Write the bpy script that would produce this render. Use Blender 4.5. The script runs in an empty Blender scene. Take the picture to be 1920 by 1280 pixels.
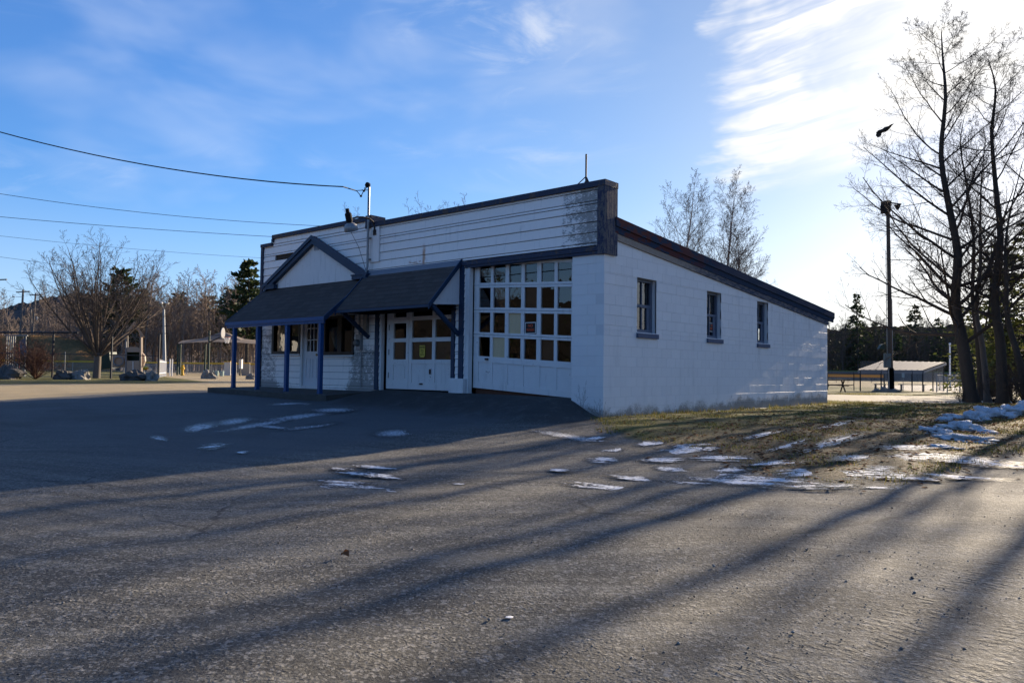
import bpy, math, random
import numpy as np
from mathutils import Vector, Matrix, noise as mnoise

S = bpy.context.scene
COL = S.collection
# ------------------------------------------------------------------ camera
FPX, YAW, PITCH, ROLL = 1433.9, -0.71783, 0.03864, 0.01253
CAM = Vector((8.463, -12.411, 0.920))
_F = Vector((math.sin(YAW)*math.cos(PITCH), math.cos(YAW)*math.cos(PITCH), math.sin(PITCH)))
_r = Vector((math.cos(YAW), -math.sin(YAW), 0)); _u = _r.cross(_F)
_R = _r*math.cos(ROLL) + _u*math.sin(ROLL); _U = -_r*math.sin(ROLL) + _u*math.cos(ROLL)
cd = bpy.data.cameras.new('camera'); cd.sensor_width = 36; cd.lens = FPX/1920*36
cd.clip_start = 0.05; cd.clip_end = 6000
cam = bpy.data.objects.new('camera', cd); COL.objects.link(cam)
cam.matrix_world = Matrix(((_R.x,_U.x,-_F.x,CAM.x),(_R.y,_U.y,-_F.y,CAM.y),(_R.z,_U.z,-_F.z,CAM.z),(0,0,0,1)))
S.camera = cam
def at(u, v, D):
    "world point seen at photo pixel u,v at depth D metres"
    return CAM + (_F*FPX + _R*(u-960) - _U*(v-640))*(D/FPX)

# ------------------------------------------------------------------ light
SUN_EL, SUN_AZ = math.radians(17.0), math.radians(0.2)       # azimuth from +Y towards +X
sd = bpy.data.lights.new('sun', 'SUN'); sd.energy = 5.0; sd.angle = math.radians(0.52); sd.color = (1.0, 0.83, 0.62)
sun = bpy.data.objects.new('sun', sd); COL.objects.link(sun)
_s = Vector((math.sin(SUN_AZ)*math.cos(SUN_EL), math.cos(SUN_AZ)*math.cos(SUN_EL), math.sin(SUN_EL)))
sun.rotation_euler = _s.to_track_quat('Z', 'Y').to_euler(); sun.location = _s*60
S.view_settings.view_transform = 'Standard'; S.view_settings.look = 'None'
S.view_settings.exposure = 1.36; S.view_settings.gamma = 1.0

# ------------------------------------------------------------------ node expressions
class G:
    def __init__(s, tree): s.t = tree; s.n = tree.nodes; s.l = tree.links
    def node(s, typ, **kw):
        n = s.n.new(typ)
        for k, v in kw.items(): setattr(n, k, v)
        return n
    def put(s, sock, v):
        if isinstance(v, X): s.l.new(v.o, sock)
        elif v is not None:
            try: sock.default_value = v
            except Exception: sock.default_value = (v, v, v)
    def m(s, op, *a, clamp=False):
        n = s.node('ShaderNodeMath', operation=op, use_clamp=clamp)
        for i, v in enumerate(a): s.put(n.inputs[i], v)
        return X(s, n.outputs[0])
    def vm(s, op, *a):
        n = s.node('ShaderNodeVectorMath', operation=op)
        for i, v in enumerate(a):
            if op == 'SCALE' and i == 1: s.put(n.inputs['Scale'], v)
            else: s.put(n.inputs[i], v)
        return X(s, n.outputs['Value' if op in ('DOT_PRODUCT','LENGTH') else 'Vector'])
    def sm(s, x, a, b):
        n = s.node('ShaderNodeMapRange', interpolation_type='SMOOTHSTEP')
        s.put(n.inputs['Value'], x)
        if a <= b: n.inputs['From Min'].default_value, n.inputs['From Max'].default_value = a, b
        else:
            n.inputs['From Min'].default_value, n.inputs['From Max'].default_value = b, a
            n.inputs['To Min'].default_value, n.inputs['To Max'].default_value = 1, 0
        return X(s, n.outputs['Result'])
    def noise(s, v, scale, detail=4, rough=.55, dist=0, col=False):
        n = s.node('ShaderNodeTexNoise'); s.put(n.inputs['Vector'], v)
        n.inputs['Scale'].default_value = scale; n.inputs['Detail'].default_value = detail
        n.inputs['Roughness'].default_value = rough; n.inputs['Distortion'].default_value = dist
        return X(s, n.outputs['Color' if col else 'Fac'])
    def voro(s, v, scale, out='Distance', feature='F1', rnd=1):
        n = s.node('ShaderNodeTexVoronoi', feature=feature); s.put(n.inputs['Vector'], v)
        n.inputs['Scale'].default_value = scale; n.inputs['Randomness'].default_value = rnd
        return X(s, n.outputs[out])
    def wave(s, v, scale, dist=0, detail=2, dscale=1, direction='X'):
        n = s.node('ShaderNodeTexWave', bands_direction=direction); s.put(n.inputs['Vector'], v)
        n.inputs['Scale'].default_value = scale; n.inputs['Distortion'].default_value = dist
        n.inputs['Detail'].default_value = detail; n.inputs['Detail Scale'].default_value = dscale
        return X(s, n.outputs['Fac'])
    def mix(s, f, a, b):
        n = s.node('ShaderNodeMix', data_type='RGBA')
        s.put(n.inputs[0], f)
        for i, v in ((6, a), (7, b)):
            if isinstance(v, X): s.l.new(v.o, n.inputs[i])
            else: n.inputs[i].default_value = (*v[:3], 1)
        return X(s, n.outputs[2])
    def xyz(s, v):
        n = s.node('ShaderNodeSeparateXYZ'); s.put(n.inputs[0], v)
        return [X(s, o) for o in n.outputs]
    def vec(s, x, y, z):
        n = s.node('ShaderNodeCombineXYZ')
        for i, v in enumerate((x, y, z)): s.put(n.inputs[i], v)
        return X(s, n.outputs[0])
    def pos(s): return X(s, s.node('ShaderNodeNewGeometry').outputs['Position'])
    def obj(s): return X(s, s.node('ShaderNodeTexCoord').outputs['Object'])
    def gen(s): return X(s, s.node('ShaderNodeTexCoord').outputs['Generated'])
    def island(s): return X(s, s.node('ShaderNodeNewGeometry').outputs['Random Per Island'])
    def attr(s, name): return X(s, s.node('ShaderNodeAttribute', attribute_name=name).outputs['Fac'])
    def mapping(s, v, scale=(1,1,1), rot=(0,0,0)):
        n = s.node('ShaderNodeMapping'); s.put(n.inputs['Vector'], v)
        n.inputs['Scale'].default_value = scale; n.inputs['Rotation'].default_value = rot
        return X(s, n.outputs[0])
    def bump(s, h, strength=.5, dist=.01, nrm=None):
        n = s.node('ShaderNodeBump'); s.put(n.inputs['Height'], h)
        n.inputs['Strength'].default_value = strength; n.inputs['Distance'].default_value = dist
        if nrm is not None: s.l.new(nrm.o, n.inputs['Normal'])
        return X(s, n.outputs[0])
class X:
    def __init__(s, g, o): s.g = g; s.o = o
    def __add__(s, b): return s.g.m('ADD', s, b)
    __radd__ = __add__
    def __sub__(s, b): return s.g.m('SUBTRACT', s, b)
    def __rsub__(s, b): return s.g.m('SUBTRACT', b, s)
    def __mul__(s, b): return s.g.m('MULTIPLY', s, b)
    __rmul__ = __mul__
    def __truediv__(s, b): return s.g.m('DIVIDE', s, b)
    def mx(s, b): return s.g.m('MAXIMUM', s, b)
    def mn(s, b): return s.g.m('MINIMUM', s, b)
    def clamp(s): return s.g.m('ADD', s, 0.0, clamp=True)
    def pw(s, b): return s.g.m('POWER', s, b)

def mat(name, fn, **kw):
    m = bpy.data.materials.new(name); m.use_nodes = True
    g = G(m.node_tree); bsdf = m.node_tree.nodes['Principled BSDF']
    r = fn(g) if fn else {}
    d = dict(rough=.8, spec=.3, metal=0); d.update(kw); d.update(r)
    c = d.get('col')
    if isinstance(c, X): g.l.new(c.o, bsdf.inputs['Base Color'])
    elif c is not None: bsdf.inputs['Base Color'].default_value = (*c[:3], 1)
    g.put(bsdf.inputs['Roughness'], d['rough']); g.put(bsdf.inputs['Specular IOR Level'], d['spec'])
    bsdf.inputs['Metallic'].default_value = d['metal']
    if 'nrm' in d: g.l.new(d['nrm'].o, bsdf.inputs['Normal'])
    if d.get('trans'):
        tr = g.node('ShaderNodeBsdfTranslucent'); g.put(tr.inputs[0], c if isinstance(c, X) else (*c[:3], 1))
        mx = g.node('ShaderNodeMixShader'); mx.inputs[0].default_value = d['trans']
        g.l.new(bsdf.outputs[0], mx.inputs[1]); g.l.new(tr.outputs[0], mx.inputs[2])
        g.l.new(mx.outputs[0], m.node_tree.nodes['Material Output'].inputs[0])
    return m

# ------------------------------------------------------------------ sky
W = bpy.data.worlds.new('World'); S.world = W; W.use_nodes = True
def build_sky():
    t = W.node_tree; g = G(t); bg = t.nodes['Background']
    sky = g.node('ShaderNodeTexSky', sky_type='NISHITA'); sky.sun_disc = False
    sky.sun_elevation = SUN_EL; sky.sun_rotation = SUN_AZ
    sky.altitude = 250; sky.air_density = 1.0; sky.dust_density = 0.45; sky.ozone_density = 2.2
    d = g.vm('NORMALIZE', X(g, g.node('ShaderNodeTexCoord').outputs['Generated']))
    x, y, z = g.xyz(d)
    az = g.m('ARCTAN2', x, y)                    # radians, 0 = +Y, negative to the left of it
    el = g.m('ARCSINE', z)
    sunang = g.m('ARCCOSINE', g.vm('DOT_PRODUCT', d, tuple(_s)))
    # big sheet of rippled cirrus below the sun
    rx = az*math.cos(.16) + el*math.sin(.16); ry = el*math.cos(.16) - az*math.sin(.16)
    p = g.vec(rx*7.0, ry*48.0, .3); soft = g.vec(rx*5.0, ry*9.0, 2.0)
    rip = g.noise(p, 1.0, 6, .6, .35); rip2 = g.sm(g.noise(g.vec(rx*3.2, ry*62.0 + g.noise(g.vec(az*6, el*14, 4.), 1., 3, .5)*3.0, 1.3), 1.0, 4, .55), .36, .64); big = g.noise(soft, 1.4, 4, .55, .2)
    jag = (g.noise(g.vec(az*9, el*30, 1.), 1.0, 4, .6) - .5)
    edge = az + jag*.16 + (el-.34)*.10
    left = g.sm(edge, SKY['L0'], SKY['L1'])*g.sm(az, .9, .5)*g.sm(el, 1.0, .7)
    under = g.sm(el - (az+.42)*.30 + jag*.06 + (big-.5)*.07, .200, .232)
    hole = g.sm(big, .62, .40)
    nearsun = g.sm(sunang + (rip-.5)*.12, .40, .16)
    sheet = left*under*((.30 + rip2*.62 + (rip-.5)*1.5)*(hole*.70+.30) + nearsun*.6).clamp()
    low = (g.sm(az + (rip-.5)*.25, -.52, -.22)*g.sm(el + (big-.5)*.14, .20, .06)*.85).mx(g.sm(el, .24, .0)*.42)
    # thin wisps, left and centre
    q = g.vec(az*5.0 + el*3.0, el*16.0 - az*1.5, 5.)
    w1 = g.noise(q, 1.3, 7, .62, .8); w2 = g.noise(g.vec(az*2.6, el*5.0, 9.), 1.2, 3, .5)
    wisp = g.sm(w1, .47, .82)*g.sm(w2, .44, .66)*g.sm(az, -.50, -.72)*.55
    veil = g.sm(g.noise(g.vec(az*2.2+el*2.5, el*5.0-az, 3.), 1.5, 4, .5, .3), .48, .74)*g.sm(el, .05, .16)*.24*g.sm(az, -.42, -.7)
    # one small tuft above the middle of the roof
    ta = (az+.695); te = (el-.425)
    tuft = g.sm(g.m('SQRT', (ta*ta)*1.3+(te*te)*1.7) + (w1-.5)*.07, .058, .012)*g.sm(g.noise(g.vec(az*14, el*22+az*12, 2.), 1., 5, .6), .30, .72)*.62
    cloud = (sheet + low).mx(wisp + veil).mx(tuft).clamp()
    bright = 5.3 + 1.2*g.sm(sunang, .6, .2)
    cc = g.mix(g.sm(sunang, 1.1, .3), (.80, .90, 1.08), (1.0, .98, .95))
    ccol = g.vm('SCALE', cc, bright)
    sk = g.vm('MULTIPLY', X(g, sky.outputs[0]), g.mix(g.sm(sunang, 1.15, .15), SKY['TINT'], (.74, .74, .82))); sk = g.vm('DIVIDE', g.vm('SCALE', sk, 1.15), g.vm('ADD', g.vm('SCALE', sk, 1/18), (1,1,1)))
    out = g.node('ShaderNodeMix', data_type='RGBA')
    g.put(out.inputs[0], cloud); g.l.new(sk.o, out.inputs[6]); g.l.new(ccol.o, out.inputs[7])
    g.l.new(out.outputs[2], bg.inputs['Color']); bg.inputs['Strength'].default_value = SKY['K']
SKY = dict(L0=-.475, L1=-.425, TINT=(.40, .70, 1.22), K=.0755)
build_sky()

# ------------------------------------------------------------------ mesh helpers
OFF = {}                                       # world offset of every parent
def root(name, label, cat, loc, group=None):
    o = bpy.data.objects.new(name, None); COL.objects.link(o); o.location = loc
    o.empty_display_size = .3; o['label'] = label; o['category'] = cat
    if group: o['group'] = group
    OFF[o.name] = Vector(loc); return o
def tag(o, label=None, cat=None, group=None, kind=None):
    if label: o['label'] = label
    if cat: o['category'] = cat
    if group: o['group'] = group
    if kind: o['kind'] = kind
    return o
class MB:
    def __init__(s): s.v = []; s.f = []; s.mi = []; s.cur = 0; s.smooth = False; s.sm = []
    def add(s, vs, fs):
        b = len(s.v); s.v += [tuple(p) for p in vs]
        for f in fs: s.f.append(tuple(b+i for i in f)); s.mi.append(s.cur); s.sm.append(s.smooth)
    def box(s, x0, x1, y0, y1, z0, z1):
        s.add([(x0,y0,z0),(x1,y0,z0),(x1,y1,z0),(x0,y1,z0),(x0,y0,z1),(x1,y0,z1),(x1,y1,z1),(x0,y1,z1)],
              [(0,3,2,1),(4,5,6,7),(0,1,5,4),(1,2,6,5),(2,3,7,6),(3,0,4,7)]); return s
    def bev(s, x0, x1, y0, y1, z0, z1, b, ax='y', sgn=-1):
        "box whose face towards sgn*axis is chamfered by b"
        c = [[x0,x1],[y0,y1],[z0,z1]]; k = 'xyz'.index(ax); o = [i for i in range(3) if i != k]
        back, front = (c[k][1], c[k][0]) if sgn < 0 else (c[k][0], c[k][1])
        mid = front - sgn*b; P = []
        for kk, ins in ((back,0),(mid,0),(front,b)):
            for i, j in ((0,0),(1,0),(1,1),(0,1)):
                p = [0,0,0]; p[k] = kk
                p[o[0]] = c[o[0]][i] + (ins if i == 0 else -ins); p[o[1]] = c[o[1]][j] + (ins if j == 0 else -ins); P.append(p)
        F = [(0,1,2,3),(8,9,10,11)]
        for r in (0,4):
            for i in range(4): F.append((r+i, r+(i+1)%4, r+4+(i+1)%4, r+4+i))
        s.add(P, F); return s
    def beam(s, a, b, w, h, up=(0,0,1)):
        a, b = Vector(a), Vector(b); d = (b-a).normalized(); sd = d.cross(Vector(up))
        if sd.length < 1e-4: sd = d.cross(Vector((1,0,0)))
        sd.normalize(); u = sd.cross(d)
        P = [p + sd*(i*w/2) + u*(j*h/2) for p in (a,b) for i, j in ((-1,-1),(1,-1),(1,1),(-1,1))]
        s.add(P, [(0,1,2,3),(7,6,5,4)] + [(i,i+4,(i+1)%4+4,(i+1)%4) for i in range(4)]); return s
    def tube(s, pts, rad, n=8, cap=True):
        pts = [Vector(p) for p in pts]
        if not isinstance(rad, (list, tuple)): rad = [rad]*len(pts)
        V = []; side = None
        for i, p in enumerate(pts):
            d = (pts[min(i+1,len(pts)-1)] - pts[max(i-1,0)])
            d = d.normalized() if d.length > 1e-9 else Vector((0,0,1))
            if side is None: side = d.orthogonal().normalized()
            else:
                side = side - d*side.dot(d)
                side = side.normalized() if side.length > 1e-6 else d.orthogonal().normalized()
            w = d.cross(side)
            for k in range(n):
                a = 2*math.pi*k/n; V.append(p + (side*math.cos(a) + w*math.sin(a))*rad[i])
        F = []
        for i in range(len(pts)-1):
            for k in range(n): F.append((i*n+k, i*n+(k+1)%n, (i+1)*n+(k+1)%n, (i+1)*n+k))
        if cap and n > 3:
            F.append(tuple(range(n-1,-1,-1))); F.append(tuple((len(pts)-1)*n+k for k in range(n)))
        s.add(V, F); return s
    def lathe(s, prof, c=(0,0,0), n=16, M=None):
        V = []; c = Vector(c)
        for r, z in prof:
            for k in range(n):
                a = 2*math.pi*k/n; p = Vector((r*math.cos(a), r*math.sin(a), z))
                V.append((M @ p if M else p) + c)
        F = [(i*n+k, i*n+(k+1)%n, (i+1)*n+(k+1)%n, (i+1)*n+k) for i in range(len(prof)-1) for k in range(n)]
        F += [tuple(range(n-1,-1,-1)), tuple((len(prof)-1)*n+k for k in range(n))]
        s.add(V, F); return s
    def prism(s, poly, a):
        "polygon (list of 3D points) extruded by vector a"
        a = Vector(a); n = len(poly); P = [Vector(p) for p in poly]
        s.add(P + [p+a for p in P], [tuple(range(n)), tuple(range(2*n-1,n-1,-1))] + [(i,(i+1)%n+0, (i+1)%n+n, i+n)[::-1] for i in range(n)]); return s
    def blob(s, c, r, seed, amp=.25, nu=18, nv=10, flat=None):
        V = []; F = []; c = Vector(c)
        for j in range(nv+1):
            th = math.pi*j/nv
            for i in range(nu):
                ph = 2*math.pi*i/nu; d = Vector((math.sin(th)*math.cos(ph), math.sin(th)*math.sin(ph), math.cos(th)))
                k = 1 + amp*mnoise.noise(d*1.3+Vector((seed,0,0))) + amp*.5*mnoise.noise(d*3.1+Vector((0,seed,0))) + amp*.26*mnoise.noise(d*8+Vector((0,0,seed))) + amp*.14*mnoise.noise(d*19+Vector((seed,0,seed)))
                V.append(c + Vector((d.x*r[0], d.y*r[1], d.z*r[2]))*k)
        for j in range(nv):
            for i in range(nu): F.append((j*nu+i, (j+1)*nu+i, (j+1)*nu+(i+1)%nu, j*nu+(i+1)%nu))
        s.add(V, F); return s
    def build(s, name, mats, parent=None, fixn=True):
        if not isinstance(mats, (list,tuple)): mats = [mats]
        off = OFF.get(parent.name, Vector((0,0,0))) if parent else Vector((0,0,0))
        me = bpy.data.meshes.new(name)
        me.from_pydata([(p[0]-off.x, p[1]-off.y, p[2]-off.z) for p in s.v], [], s.f)
        for m in mats: me.materials.append(m)
        me.polygons.foreach_set('material_index', s.mi); me.polygons.foreach_set('use_smooth', s.sm)
        me.validate()
        if fixn and len(s.f) < 4000:
            import bmesh
            bm = bmesh.new(); bm.from_mesh(me); bmesh.ops.recalc_face_normals(bm, faces=bm.faces); bm.to_mesh(me); bm.free()
        o = bpy.data.objects.new(name, me); COL.objects.link(o)
        if parent: o.parent = parent; OFF[o.name] = off
        return o
def copy_tree(o, parent=None):
    c = o.copy(); COL.objects.link(c)
    if parent: c.parent = parent
    for ch in list(o.children): copy_tree(ch, c)
    return c
def npmesh(name, V, F, m, parent=None, smooth=False):
    "V (n,3), F (m,k) numpy arrays -> object"
    me = bpy.data.meshes.new(name); k = F.shape[1]
    me.vertices.add(len(V)); me.vertices.foreach_set('co', V.astype(np.float32).ravel())
    me.loops.add(F.size); me.loops.foreach_set('vertex_index', F.astype(np.int32).ravel())
    me.polygons.add(len(F)); me.polygons.foreach_set('loop_start', np.arange(0, F.size, k, dtype=np.int32))
    me.polygons.foreach_set('loop_total', np.full(len(F), k, dtype=np.int32))
    if smooth: me.polygons.foreach_set('use_smooth', np.ones(len(F), dtype=bool))
    for q in (m if isinstance(m,(list,tuple)) else [m]): me.materials.append(q)
    me.update(calc_edges=True); me.validate()
    o = bpy.data.objects.new(name, me); COL.objects.link(o)
    if parent: o.parent = parent
    return o
# ------------------------------------------------------------------ ground
CP = np.array([
 (.3,-.3,0),(0,12.6,0),(0,6,0),(3,6,-.05),(5,8,-.13),(4.5,16,-.14),(2,22,-.12),(-5,30,-.12),(-2,30,-.12),(-7,47,-.12),(-30,50,0),(-40,90,-.1),
 (0,-1.3,.0),(0,-1.9,-.06),(0,-4.6,-.2),(0,-6.2,-.27),(0,-8,-.28),(0,-10,-.28),(8.5,-12.4,-.37),(7,-9,-.34),(4,-5,-.25),(6,-3,-.2),(6.8,-1,-.18),(9,2,-.18),(9,-6,-.3),
 (13,-12,-.38),(3,-12,-.33),(-7,-1.8,.12),(-12.3,-1.8,.2),(-12.6,-6.4,.05),(-16,-2,.2),(-24,-3,.19),(-24,2,.21),(-34,2,.24),(-42,6,.25),(-42,0,.25),(-70,22,.28),(-92,35,.3),
 (-60,-20,.25),(-20,-20,0),(-5,-14,-.25),(-12,-10,0),(-4.4,-1,.06),(-1,-1,-.03),(-4,-2.4,0),(-4,-5,-.12),(-12.4,12.6,.1),(-12.4,0,.2),(14,20,-.1),(14,0,-.25),
 (250,0,-.3),(-250,0,.4),(0,250,-.15),(0,-250,-.3),(180,180,-.2),(-180,180,.1),(-180,-180,.2),(180,-180,-.3),(-60,150,-.1),(40,60,-.15)], float)
def _phi(d2): return .5*d2*np.log(d2+1e-9)
def _tps():
    xy = CP[:,:2]; n = len(xy); d2 = ((xy[:,None]-xy[None])**2).sum(-1)
    A = np.zeros((n+3,n+3)); A[:n,:n] = _phi(d2)+np.eye(n)*2.0; A[:n,n] = 1; A[:n,n+1:] = xy; A[n,:n] = 1; A[n+1:,:n] = xy.T
    return np.linalg.solve(A, np.concatenate([CP[:,2],[0,0,0]]))
_TW = _tps()
def sstep(x, a, b):
    t = np.clip((x-a)/(b-a), 0, 1); return t*t*(3-2*t)
def gz(x, y):
    x = np.atleast_1d(np.asarray(x,float)); y = np.atleast_1d(np.asarray(y,float))
    q = np.stack([np.clip(x,-250,250), np.clip(y,-250,250)],-1)
    z = np.empty(len(q))
    for i in range(0, len(q), 20000):
        k = q[i:i+20000]; d2 = ((k[:,None]-CP[None,:,:2])**2).sum(-1)
        z[i:i+20000] = _phi(d2)@_TW[:len(CP)] + _TW[len(CP)] + k@_TW[len(CP)+1:]
    # asphalt ramp up to the garage doors
    s = sstep(x,.02,-1.0)*sstep(x,-7.4,-6.6)*sstep(y,-1.9,-.10)*(y < .6)
    z = z*(1-s) + np.maximum(z, .405)*s
    return z
def g1(x, y): return float(gz(x, y)[0])
def onz(u, v, z=-.15):
    d = _F*FPX + _R*(u-960) - _U*(v-640); t = (z-CAM.z)/d.z; return CAM + d*t
def spot(u, D, z=None):
    "ground point under pixel column u at depth D"
    p = at(u, 700, D); zz = g1(p.x, p.y) if z is None else z
    return Vector((p.x, p.y, zz))
def poly_sd(P, poly):
    "signed distance (positive inside) of points P (n,2) to polygon"
    poly = np.asarray(poly, float); n = len(poly); best = np.full(len(P), 1e9); ins = np.zeros(len(P), bool)
    for i in range(n):
        a, b = poly[i], poly[(i+1)%n]; ab = b-a
        t = np.clip(((P-a)@ab)/(ab@ab+1e-12), 0, 1)
        best = np.minimum(best, np.linalg.norm(P-(a+t[:,None]*ab),axis=1))
        c = ((a[1] > P[:,1]) != (b[1] > P[:,1])); xx = a[0]+(P[:,1]-a[1])*ab[0]/(ab[1] if abs(ab[1])>1e-9 else 1e-9)
        ins ^= c & (P[:,0] < xx)
    return np.where(ins, best, -best)
LAWN = [(-.2,-.1),(.3,-.6),(1.3,-1.7),(2.2,-2.3),(3.6,-2.7),(4.9,-4.0),(5.9,-4.2),(6.3,-3.0),(6.5,-.6),(7.0,1.6),(9,3.2),(40,9),(90,200),(-60,200),(-60,60),(-26,16),(-12.5,13),(0,12)]
ROAD = [(-60,-40),(-1.6,16.9),(1.2,19.2),(2.0,21.0),(1.2,24.5),(-.4,34.0),(2.5,37.5),(-1,38.6),(-5.4,29.2),(-40,-4)]
ROAD = [(-30,-10),(-1.6,16.9),(1.3,19.6),(1.9,21.4),(2.6,25),(6,33),(3.5,36.5),(-.9,33.6),(-5.4,29.1),(-40,-4)]
ROAD = [(-14,7),(-1.6,16.9),(1.3,19.6),(2.2,22.5),(9,33),(7,37),(-.9,33.6),(-5.4,29.1),(-26,12)]
FIELD = [tuple(onz(u,v)[:2]) for u,v in ((1500,724),(1640,727),(1700,725),(1920,726),(1990,715),(1990,711),(1500,709))]
INF = [tuple(onz(u,v)[:2]) for u,v in ((1632,724),(1700,732.5),(1760,736),(1960,738),(1990,724),(1800,722),(1700,721.5))]
LAWNL = [(-23.6,-60),(-24.6,-3.6),(-23.6,1.9),(-26,5.5),(-40,10),(-50,13.8),(-60,17),(-70,20),(-130,40),(-250,60),(-250,-60)]
DIRTL = [(-12.8,-30),(-13.2,-6.7),(-14.3,-2),(-14.0,2.5),(-16,12),(-22,20),(-60,60),(-140,60),(-140,30),(-60,8),(-24.2,1.6),(-24.4,-3.4),(-23,-30)]
def zones(P):
    f = lambda poly, w: np.clip(.5 + poly_sd(P, poly)/(2*w), 0, 1)
    return dict(lawn=np.maximum(f(LAWN,.55), f(LAWNL,.7)), road=f(ROAD,.35), field=f(FIELD,1.5), infield=f(INF,.8), dirt=f(DIRTL,.8))
def axis(lo, hi, fine0, fine1, step, grow=1.09, cap=14):
    a = list(np.arange(fine0, fine1+1e-6, step)); s = step; x = fine1
    while x < hi: s = min(s*grow, cap); x += s; a.append(x)
    s = step; x = fine0; pre = []
    while x > lo: s = min(s*grow, cap); x -= s; pre.append(x)
    return np.array(pre[::-1]+a)
def ground_material():
    def f(g):
        P = g.pos(); x, y, z = g.xyz(P)
        n1 = g.noise(P, .55, 5, .6); n2 = g.noise(P, 3.2, 5, .62); n3 = g.noise(P, 22, 4, .65); n4 = g.noise(P, 95, 3, .7)
        wob = (n2-.5)*.7 + (n3-.5)*.5
        def M(nm, a=.38, b=.62): return g.sm(g.attr(nm) + wob*.62, a, b)
        du = x*.79 + y*.62; dv = y*.79 - x*.62 + g.noise(P, .12, 2, .5)*5.0; drive = g.noise(g.vec(du*.22, dv*2.4, 0), 1.0, 5, .6); lines = g.noise(g.vec(du*.35, dv*11.0, 3), 1.0, 4, .6)      # sweeping wheel marks across the lot
        grit = g.voro(P, 75, 'Color'); gr, gg_, gb = g.xyz(grit)
        lot = g.mix(g.sm(n1*.4+drive*.6, .40, .60), (.066,.064,.058), (.148,.143,.127))
        lot = g.vm('SCALE', lot, .80 + g.sm(lines, .36, .62)*.34)
        lot = g.mix(g.sm(n2, .35, .7)*.45, lot, (.125,.116,.098))
        g2 = g.xyz(g.voro(P, 150, 'Color'))[0]; g3 = g.xyz(g.voro(P, 38, 'Color'))[1]
        lot = g.vm('SCALE', lot, .58 + gr*.42 + g2*.42)
        lot = g.mix(g.sm(g3,.86,.95)*.55, lot, (.30,.285,.26))
        lot = g.mix(gr.pw(7.0)*.6, lot, (.33,.315,.285))
        cr = g.voro(g.vm('ADD', P, g.vm('SCALE', g.noise(P, 2.2, 4, .6, 0, True), .35)), .42, 'Distance', 'DISTANCE_TO_EDGE'); lot = g.mix(g.sm(cr, .012, .002)*g.sm(n1,.50,.58)*.7, lot, (.022,.022,.022))
        lot = g.mix(g.sm(gg_, .80, .95)*.7, lot, (.035,.033,.032))
        front_grey = g.sm(x + y*.12 + wob*1.0, -.8, -2.0)*g.sm(y + wob, -11, -7)  # greyer, more even tone over the lot in front of the garage
        lot = g.mix(front_grey*.8, lot, g.mix(n3, (.080,.082,.085), (.118,.120,.122)))
        ramp = g.sm(y + wob*.8, -2.0, -1.1)*g.sm(x + wob*.3, .25, -.05)*g.sm(x, -8.5, -7.4)*g.sm(y,1,.2)
        lot = g.mix(ramp*g.sm(n2+n3*.4, .38, .72)*.75 + ramp*.2, lot, g.mix(n3, (.036,.035,.035), (.070,.066,.062)))
        dirt = g.mix(g.noise(g.mapping(P, (1, .28, 1), (0,0,math.radians(-10))), 2.2, 5, .6), (.27,.205,.115), (.40,.325,.205))
        dirt = g.mix(g.sm(n3, .6, .8)*.35, dirt, (.20,.16,.11))
        col = g.mix(M('dirt'), lot, dirt)
        gn = g.noise(P, .9, 5, .65)
        grass = g.mix(g.sm(gn, .42, .60), (.115,.098,.045), (.062,.070,.020))
        grass = g.mix(g.sm(g.noise(P, 5.5, 4, .6), .52, .66)*.7, grass, (.060,.040,.024))
        grass = g.mix(g.sm(n3, .45, .75)*.5, grass, (.20,.165,.085))
        litter = g.sm(x + (gn-.5)*5 + (n2-.5)*2 - y*.10, 1.6, 3.6); grass = g.mix(litter*.8, grass, g.mix(g.sm(n3,.38,.62), (.050,.036,.024), (.135,.098,.062))); grass = g.mix(g.sm(g.noise(P,1.7,4,.6),.42,.58)*.8*g.sm(x,3.6,1.0), grass, (.135,.130,.028))
        lw = M('lawn', .36, .66)
        col = g.mix(lw, col, grass)
        col = g.mix(M('road'), col, g.mix(n2, (.36,.31,.235), (.50,.45,.36)))
        fld = g.mix(g.noise(P, .25, 4, .6), (.20,.155,.08), (.29,.235,.125))
        col = g.mix(M('field'), col, fld)
        col = g.mix(M('infield'), col, (.62,.56,.46))
        stain = g.sm(g.noise(P, .38, 5, .6), .52, .66); dust = g.sm(g.noise(g.vec(du*.35, dv*1.3, 7), .8, 5, .6), .54, .68)
        lot_w = (1-M('lawn', .36, .66))*(1-M('dirt'))*(1-M('road'))*(1-M('field'))*(1-M('infield'))
        col = g.mix(lot_w*stain*.38, col, (.058,.052,.044)); col = g.mix(lot_w*dust*.35*(1-front_grey*.8), col, (.205,.190,.160))
        # tyre print pressed into the damp grit near the camera
        u, w = g.attr('tread_u'), g.attr('tread_w')
        on = g.sm(g.m('ABSOLUTE', w), .145, .115)*g.sm(g.noise(P, 2.6, 4, .6), .44, .60)*g.attr('tread_on')
        side = g.m('ABSOLUTE', w)
        ph = g.m('FRACT', u/.062 + side*3.4 + (n2-.5)*1.1 + g.m('MULTIPLY', g.m('SIGN', w), .25))
        lug = g.sm(g.m('ABSOLUTE', ph-.5), .17, .27)
        lug = g.m('MAXIMUM', lug*g.sm(side,.012,.03), g.sm(side,.03,.02)*.0)
        tread = lug*on
        stones = g.sm(g.voro(P, 42), .55, .1)*g.sm(n2,.3,.8)
        fur = g.noise(g.vec(du*.9, dv*13, 0), 1.6, 5, .65)
        h = n4*.0065 + n3*.008 + gr*.004 + stones*.006*(1-lw) + n2*.012 + fur*.007 + tread*.014*g.sm(n3,.3,.6) + lw*n3*.05
        nrm = g.bump(h, 1.0, 1.0)
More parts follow.
